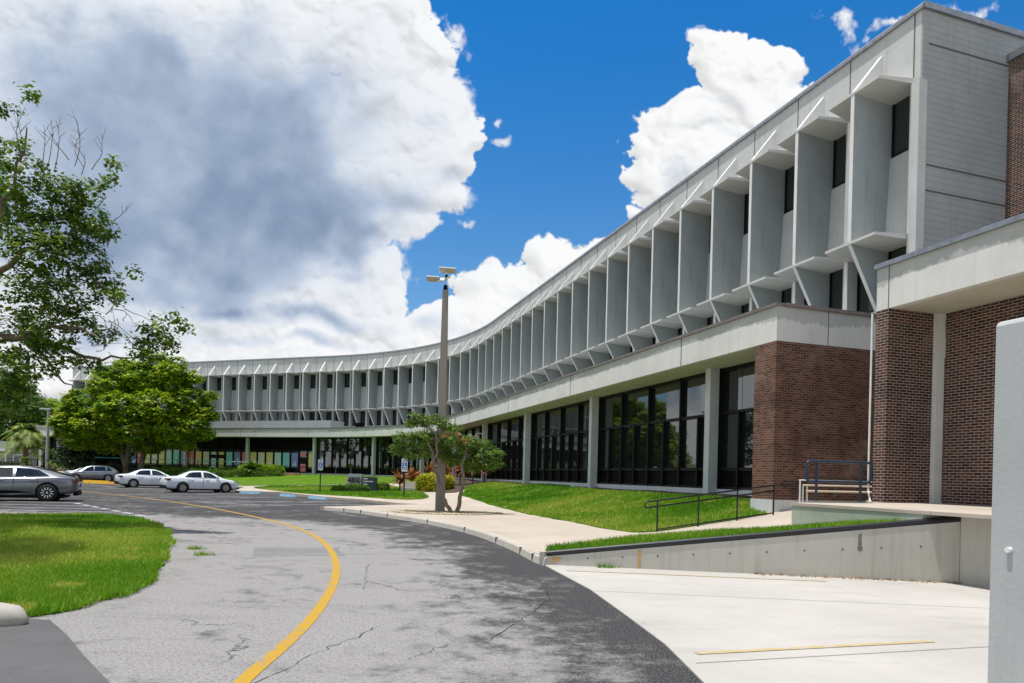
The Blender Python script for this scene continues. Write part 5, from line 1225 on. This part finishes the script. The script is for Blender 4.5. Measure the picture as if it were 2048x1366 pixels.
# grass blades on the nearest lawns
def grass(name, label, poly, n, zf, hgt, wmin=None, near=None):
    xs = [p[0] for p in poly]; ys = [p[1] for p in poly]
    pts = []
    while sum(map(len, pts)) < n:
        q = np.c_[rng.uniform(min(xs), max(xs), n), rng.uniform(min(ys), max(ys), n)]
        ok = inside(poly, q) & (q[:, 1] > 3) & (q[:, 0] > -.78*q[:, 1]-1.)
        if near: ok &= rng.uniform(size=n) < np.clip((near/q[:, 1])**2, .04, 1)
        pts.append(q[ok])
    q = np.concatenate(pts)[:n]
    z = zf(q); a = rng.uniform(0, 2*pi, n); s_ = hgt*rng.uniform(.5, 1.25, n); w = (.0035+.0006*q[:, 1])*rng.uniform(.7, 1.3, n)
    dx_, dy_ = np.cos(a)*w, np.sin(a)*w; lx, ly = rng.normal(0, .45, n)*s_, rng.normal(0, .45, n)*s_
    V = np.stack([np.c_[q[:, 0]-dx_, q[:, 1]-dy_, z], np.c_[q[:, 0]+dx_, q[:, 1]+dy_, z], np.c_[q[:, 0]+lx, q[:, 1]+ly, z+s_]], 1).reshape(-1, 3)
    me = bpy.data.meshes.new(name); me.vertices.add(3*n); me.vertices.foreach_set('co', V.astype(np.float32).ravel())
    me.loops.add(3*n); me.loops.foreach_set('vertex_index', np.arange(3*n, dtype=np.int32)); me.polygons.add(n)
    me.polygons.foreach_set('loop_start', np.arange(0, 3*n, 3, dtype=np.int32)); me.polygons.foreach_set('loop_total', np.full(n, 3, np.int32))
    me.materials.append(MT['grass']); me.update(calc_edges=True)
    t_ = .48+.25*np.sin(q[:, 0]*.31+2*np.cos(q[:, 1]*.27))+.25*np.sin(q[:, 0]*1.1+1.7*np.sin(q[:, 1]*.8))*np.cos(q[:, 1]*.9)+rng.uniform(-.25, .4, n)+.7*(np.sin(q[:, 0]*2.3+1.3*np.sin(q[:, 1]*1.9))*np.sin(q[:, 1]*2.7+np.cos(q[:, 0]*1.4)) > .86)
    A = me.attributes.new('tint', 'FLOAT', 'FACE'); A.data.foreach_set('value', np.clip(t_, 0, 1).astype(np.float32))
    o = link(name, me); tag(o, label, 'grass', None, 'stuff'); return o
grass('grass', 'bright grass blades on the near left island', [tuple(np.array(p)+(.09+.05*sin(i_*1.7)+.06*sin(i_*.63+1))*(np.array(p)-np.array((-13., 14.)))/np.hypot(p[0]+13, p[1]-14)) for i_, p in enumerate(densify(IS, .22))], 125000, isl_z, .085, near=9)
grass('grass', 'bright grass blades on the mound before the right glazing', LAWN_A, 70000, lambda p: terr(p)+.03, .10, near=20)
grass('grass', 'grass blades on the narrow strip above the low wall', LAWN_S, 22000, lambda p: terr(p)+.03, .11)
grass('grass', 'grass blades on the lawn round the 4800 sign', LAWN_C, 26000, lambda p: terr(p)+.03, .10)
for k, (x, y) in enumerate(((-6.25, 13.6), (-5.7, 12.7), (1.75, 12.25))):
    P = [(x+.16*cos(a)*(1+.5*sin(5*a+k)), y+.09*sin(a)*(1+.4*cos(3*a))) for a in ang]
    g_ = grass('weed_tuft', ['tuft of weeds in the asphalt joint nearest the island', 'tuft of weeds in the asphalt beside the island edge', 'tuft of weeds at the foot of the low wall'][k], P, 70, lambda p: np.zeros(len(p)), .09); g_['kind'] = 'stuff'

def litter(label, P):
    P = np.array(P); me = leaf_mesh('leaf_litter', P, .05, MT['leaf_dead'], rng.uniform(0, 1, len(P)), 2.5, .5); o = link('leaf_litter', me); tag(o, label, 'dead leaves', None, 'stuff')
tt = rng.uniform(.45, 1, 260)**.8*L_W
litter('brown dead leaves blown along the foot of the low wall', [(*(np.array(W0)+wd_w*t-wn_w*abs(rng.normal(0, .07))), .022) for t in tt])
q = rng.normal(size=(420, 2))*np.array((1.5, .8))+np.array((-2.4, 26.0)); litter('dry leaves scattered under the twin stemmed tree', np.c_[q, terr(q)+.045])

# ------------------------------------------------------------------ sky, sun, camera
SUN_EL, SUN_H = math.radians(78), (-.95, -.25)         # horizontal direction towards the sun
n_ = math.hypot(*SUN_H); SD = Vector((SUN_H[0]/n_*cos(SUN_EL), SUN_H[1]/n_*cos(SUN_EL), sin(SUN_EL)))
sun = bpy.data.lights.new('sun', 'SUN'); sun.energy = 4.7; sun.angle = math.radians(.53); sun.color = (1., .96, .90)
so = bpy.data.objects.new('sun', sun); COL.objects.link(so); so.rotation_euler = (-SD).to_track_quat('-Z', 'Y').to_euler(); so.location = (0, 0, 60)
wd_ = bpy.data.worlds.new('World'); sc.world = wd_; wd_.use_nodes = True; nt = wd_.node_tree; nt.nodes.clear()
out = N(nt, 'ShaderNodeOutputWorld'); bg = N(nt, 'ShaderNodeBackground'); lk(nt, bg.outputs[0], out.inputs[0])
SKY = .12
bg.inputs[1].default_value = SKY
sky = N(nt, 'ShaderNodeTexSky'); sky.sky_type = 'NISHITA'; sky.sun_disc = False; sky.sun_elevation = SUN_EL; sky.sun_rotation = math.atan2(SD.x, SD.y)
sky.air_density = 1.; sky.dust_density = .35; sky.ozone_density = 2.
hsv = N(nt, 'ShaderNodeHueSaturation'); hsv.inputs['Saturation'].default_value = 1.; hsv.inputs['Value'].default_value = .80
D_ = N(nt, 'ShaderNodeTexCoord').outputs['Generated']
sp = N(nt, 'ShaderNodeSeparateXYZ'); lk(nt, D_, sp.inputs[0])
tintc = mixc(nt, maprange(nt, sp.outputs[2], .02, .60), (1., 1.25, 1.3), (.14, .98, 1.62))
lk(nt, mixc(nt, 1., sky.outputs[0], tintc, 'MULTIPLY'), hsv.inputs['Color'])
yy = math_(nt, 'MAXIMUM', sp.outputs[1], .14)
def cloud_image():
    """density, light and coverage of the cumulus field on a grid of directions (u = x/y, v = z/y)"""
    g = np.random.default_rng(11); K = 1.6
    W, H = int(2600/K), int(1250/K)                       # covers u -.95..+.95, v -.2..+.72 of the sky
    X, Y = np.meshgrid(np.arange(W)*K-276, np.arange(H)*K-60)
    def fbm(beta, hp=0., seed=0, stretch=1.):
        r = np.random.default_rng(seed); n = np.fft.rfft2(r.normal(size=(H, W)))
        fy = np.fft.fftfreq(H)[:, None]*H; fx = np.fft.rfftfreq(W)[None, :]*H*stretch
        k = np.hypot(fx, fy); k[0, 0] = 1e9
        a = np.fft.irfft2(n*k**(-beta)*(k > hp), s=(H, W)); return a/a.std()
    def blur(a, s):
        fy = np.fft.fftfreq(a.shape[0])[:, None]; fx = np.fft.rfftfreq(a.shape[1])[None, :]
        return np.fft.irfft2(np.fft.rfft2(a)*np.exp(-2*(pi*s/K)**2*(fx*fx+fy*fy)), s=a.shape)
    def worley(x, y, c, seed):
        gx, gy = np.floor(x/c).astype(int), np.floor(y/c).astype(int); best = np.full(x.shape, 9.)
        for i in (-1, 0, 1):
            for j in (-1, 0, 1):
                a, b = gx+i, gy+j; h = (a*374761393+b*668265263+seed*974711) & 0x7fffffff; h = (h ^ (h >> 13))*1274126177 & 0x7fffffff
                px = (a+(h % 1009)/1009.)*c; py = (b+((h >> 10) % 1013)/1013.)*c
                best = np.minimum(best, np.hypot(x-px, y-py)/c)
        return best
    wx, wy = fbm(2.1, 4, 1)*15, fbm(2.1, 4, 2)*15
    sx, sy = fbm(1.9, 22, 3)*5, fbm(1.9, 22, 4)*5
    Xw, Yw = X+wx, Y+wy; Xs, Ys = X+sx+wx*.5, Y+sy+wy*.5
    def blobs(items):
        m = np.zeros_like(X)
        for x, y, rx, ry in items: m = np.maximum(m, 1.35-np.hypot((Xw-x)/rx, (Yw-y)/ry)*1.0)
        return m
    CL = [(800, 55, 60, 80), (120, 130, 360, 260), (430, 60, 400, 190), (620, 40, 190, 120), (740, 170, 130, 120), (860, 230, 85, 95), (890, 310, 75, 70), (800, 330, 140, 110), (520, 330, 330, 280), (200, 420, 380, 300), (690, 440, 110, 90), (560, 560, 250, 110), (360, 620, 260, 120), (120, 660, 300, 190), (600, 660, 240, 90), (740, 590, 60, 70), (830, 670, 110, 70), (900, 650, 110, 60), (985, 600, 80, 70), (1075, 560, 70, 80), (1000, 690, 220, 70), (560, 740, 560, 70), (1150, 560, 60, 60), (1190, 520, 30, 25), (300, 800, 600, 60),
          (1420, 130, 58, 78), (1415, 85, 34, 36), (1500, 125, 55, 48), (1545, 110, 34, 34), (1545, 170, 56, 60), (1480, 210, 95, 90), (1350, 235, 75, 70), (1310, 300, 80, 60), (1400, 300, 110, 90), (1310, 370, 45, 45), (1440, 330, 120, 90), (1270, 425, 30, 26), (1330, 420, 70, 50), (1600, 180, 22, 22), (-200, 300, 300, 300), (2300, 500, 300, 120)]
    m = blobs(CL)
    hemi = lambda c, sd: np.sqrt(np.clip(1-(worley(Xs, Ys, c, sd)/.85)**2, 0, 1))
    p1, p2, p3, p4 = hemi(85., 1), hemi(44., 2), hemi(22., 3), hemi(11., 4)
    puff = .42*p1+.28*p2+.18*p3+.12*p4
    d = (m-.35)*1.25+(puff-.66)*.75+fbm(1.9, 6, 5)*.09
    soft = np.clip((X-300)/500, 0, 1)
    a = np.clip(d/(.15+.09*fbm(2., 4, 9)).clip(.05, .34), 0, 1); a = a*a*(3-2*a)
    # torn wisps
    def wisp(items):
        w = np.zeros_like(X)
        for x, y, rx, ry, rot in items:
            c, s_ = cos(rot), sin(rot); p, q = (X-x+wx*.8)*c+(Y-y+wy*.8)*s_, -(X-x+wx*.8)*s_+(Y-y+wy*.8)*c
            w = np.maximum(w, np.clip(1-np.hypot(p/rx, q/ry), 0, 1))
        return w
    wi = wisp([(1660, 35, 60, 30, .2), (1725, 45, 80, 28, -.7), (1770, 15, 40, 22, -.4), (882, 62, 48, 30, -1.0), (1003, 278, 30, 16, 0), (980, 230, 12, 12, 0), (1880, 5, 60, 20, 0), (800, 540, 70, 40, .3), (1930, 10, 50, 24, -.5), (1620, 175, 30, 24, .4)])
    wa = np.clip(wi*1.3+fbm(1.6, 10, 21, .7)*.32-.45, 0, 1)*.95*np.clip(wi*3, 0, 1); a = np.maximum(a, np.clip(wa, 0, .92))
    # lighting: lumps lit from above, thick bases in shade
    h = 22*blur(p1, 8)+12*blur(p2, 4)+5*blur(p3, 2.4)+1.2*blur(p4, 1.6)+60*blur(np.clip(d, 0, .7), 10)
    gy, gx = np.gradient(h, K); inv = 1/np.sqrt(1+gx*gx+gy*gy)
    lam = (.80*gy-.30*gx+.75)*inv                       # image y runs down: a slope facing up has positive gy
    lum = blur(np.clip(.74+.29*lam, .66, 1.03), 1.3)
    def soft_(items, wk=1.3):
        acc = np.ones_like(X)
        for x, y, rx, ry, k in items:
            r = np.hypot((X+wx*wk-x)/rx, (Y+wy*wk-y)/ry); t = np.clip((1.25-r)/1.25, 0, 1); acc *= 1-k*t*t*(3-2*t)
        return 1-acc
    D = soft_([(330, 330, 700, 430, .34), (330, 430, 480, 240, .28), (450, 340, 380, 240, .18), (540, 370, 200, 240, .30), (620, 440, 130, 100, .30), (330, 520, 300, 110, .52), (600, 430, 160, 90, .25), (150, 300, 260, 220, .25), (610, 200, 80, 130, .18), (250, 150, 230, 120, .30), (430, 190, 200, 130, .30), (590, 290, 90, 150, .22), (40, 480, 200, 160, .4), (700, 500, 60, 50, .35)])
    D = D*(1+.07*fbm(2.6, 3, 31)+.03*fbm(2., 12, 32))
    D2 = soft_([(480, 640, 240, 26, .42), (640, 655, 150, 26, .45), (200, 690, 260, 40, .3), (860, 650, 60, 26, .25), (120, 60, 180, 90, .28), (40, 180, 120, 120, .25), (1440, 250, 120, 22, .14), (1340, 350, 60, 40, .16), (560, 700, 200, 14, .3), (1000, 670, 120, 22, .2), (780, 400, 80, 40, .26), (870, 350, 60, 30, .16), (840, 250, 40, 20, .14), (330, 610, 200, 20, .25), (1400, 190, 90, 12, .13), (1060, 590, 60, 14, .12), (700, 560, 60, 14, .2)], .5)
    sh = np.clip(D+D2*(1+.3*fbm(2., 6, 33))*(1-D), 0, 1)
    lum = lum+(.93-lum)*np.clip(sh*1.25, 0, .88)
    v = np.clip(sh, 0, 1)
    pts = [0, .25, .5, .75, 1.]
    C = np.stack([np.interp(v, pts, c) for c in ((.99, .73, .47, .28, .17), (.995, .79, .565, .37, .24), (1.0, .88, .72, .53, .38))], -1)
    C = C*np.clip(lum/.93, .5, 1.06)[..., None]
    return np.clip(C, 0, 1.05), a, W, H

Cc, Ca, CW, CH = cloud_image()
img = bpy.data.images.new('cumulus_field', CW, CH, alpha=True, float_buffer=True); img.colorspace_settings.name = 'Non-Color'
img.pixels.foreach_set(np.concatenate([Cc, Ca[..., None]], -1)[::-1].astype(np.float32).ravel()); img.update()
u_ = math_(nt, 'DIVIDE', sp.outputs[0], yy); v_ = math_(nt, 'DIVIDE', sp.outputs[2], yy)
cb = N(nt, 'ShaderNodeCombineXYZ')
lk(nt, math_(nt, 'MULTIPLY_ADD', u_, 1365/(CW*1.6), 1300/(CW*1.6)), cb.inputs[0]); lk(nt, math_(nt, 'MULTIPLY_ADD', v_, 1365/(CH*1.6), 1-1011/(CH*1.6)), cb.inputs[1])
ti = N(nt, 'ShaderNodeTexImage', extension='CLIP', interpolation='Cubic'); ti.image = img; lk(nt, cb.outputs[0], ti.inputs[0])
front = maprange(nt, sp.outputs[1], .14, .2)
# generic broken cumulus for the directions the photo does not show
gn = noise(nt, D_, 2.2, 8, .6).outputs[0]
outm = maprange(nt, math_(nt, 'ABSOLUTE', u_), .84, .94)
outm = math_(nt, 'MAXIMUM', outm, maprange(nt, sp.outputs[1], .35, .15))
outm = math_(nt, 'MAXIMUM', outm, maprange(nt, v_, .716, .736))
ga = math_(nt, 'MULTIPLY', outm, maprange(nt, gn, .42, .52))
gcol = ramp(nt, gn, [(.5, (.95, .97, 1.)), (.62, (.78, .82, .9)), (.75, (.45, .52, .64))])
k_ = .90/SKY
kk_ = mixc(nt, 1., mixc(nt, ga, ti.outputs[0], gcol), (k_, k_, k_), 'MULTIPLY')
alpha = math_(nt, 'MAXIMUM', math_(nt, 'MULTIPLY', ti.outputs[1], front), ga)
lk(nt, mixc(nt, alpha, hsv.outputs[0], kk_), bg.inputs[0])
wd_.cycles.sampling_method = 'MANUAL'; wd_.cycles.sample_map_resolution = 512

cam = bpy.data.cameras.new('camera'); co_ = bpy.data.objects.new('camera', cam); COL.objects.link(co_)
cam.sensor_width = 36; cam.lens = 36*1365/2048; cam.shift_y = (951.65-683)/2048; cam.clip_end = 4000; cam.clip_start = .05
co_.location = (0, 0, EYE); co_.rotation_euler = (pi/2, -.0249, 0); sc.camera = co_
sc.render.resolution_x, sc.render.resolution_y = 1024, 683
vs_ = sc.view_settings; vs_.view_transform = 'Standard'; vs_.look = 'None'; vs_.exposure = .04; vs_.gamma = 1.
sc.cycles.max_bounces = 5; sc.cycles.diffuse_bounces = 3; sc.cycles.glossy_bounces = 3; sc.cycles.use_denoising = True
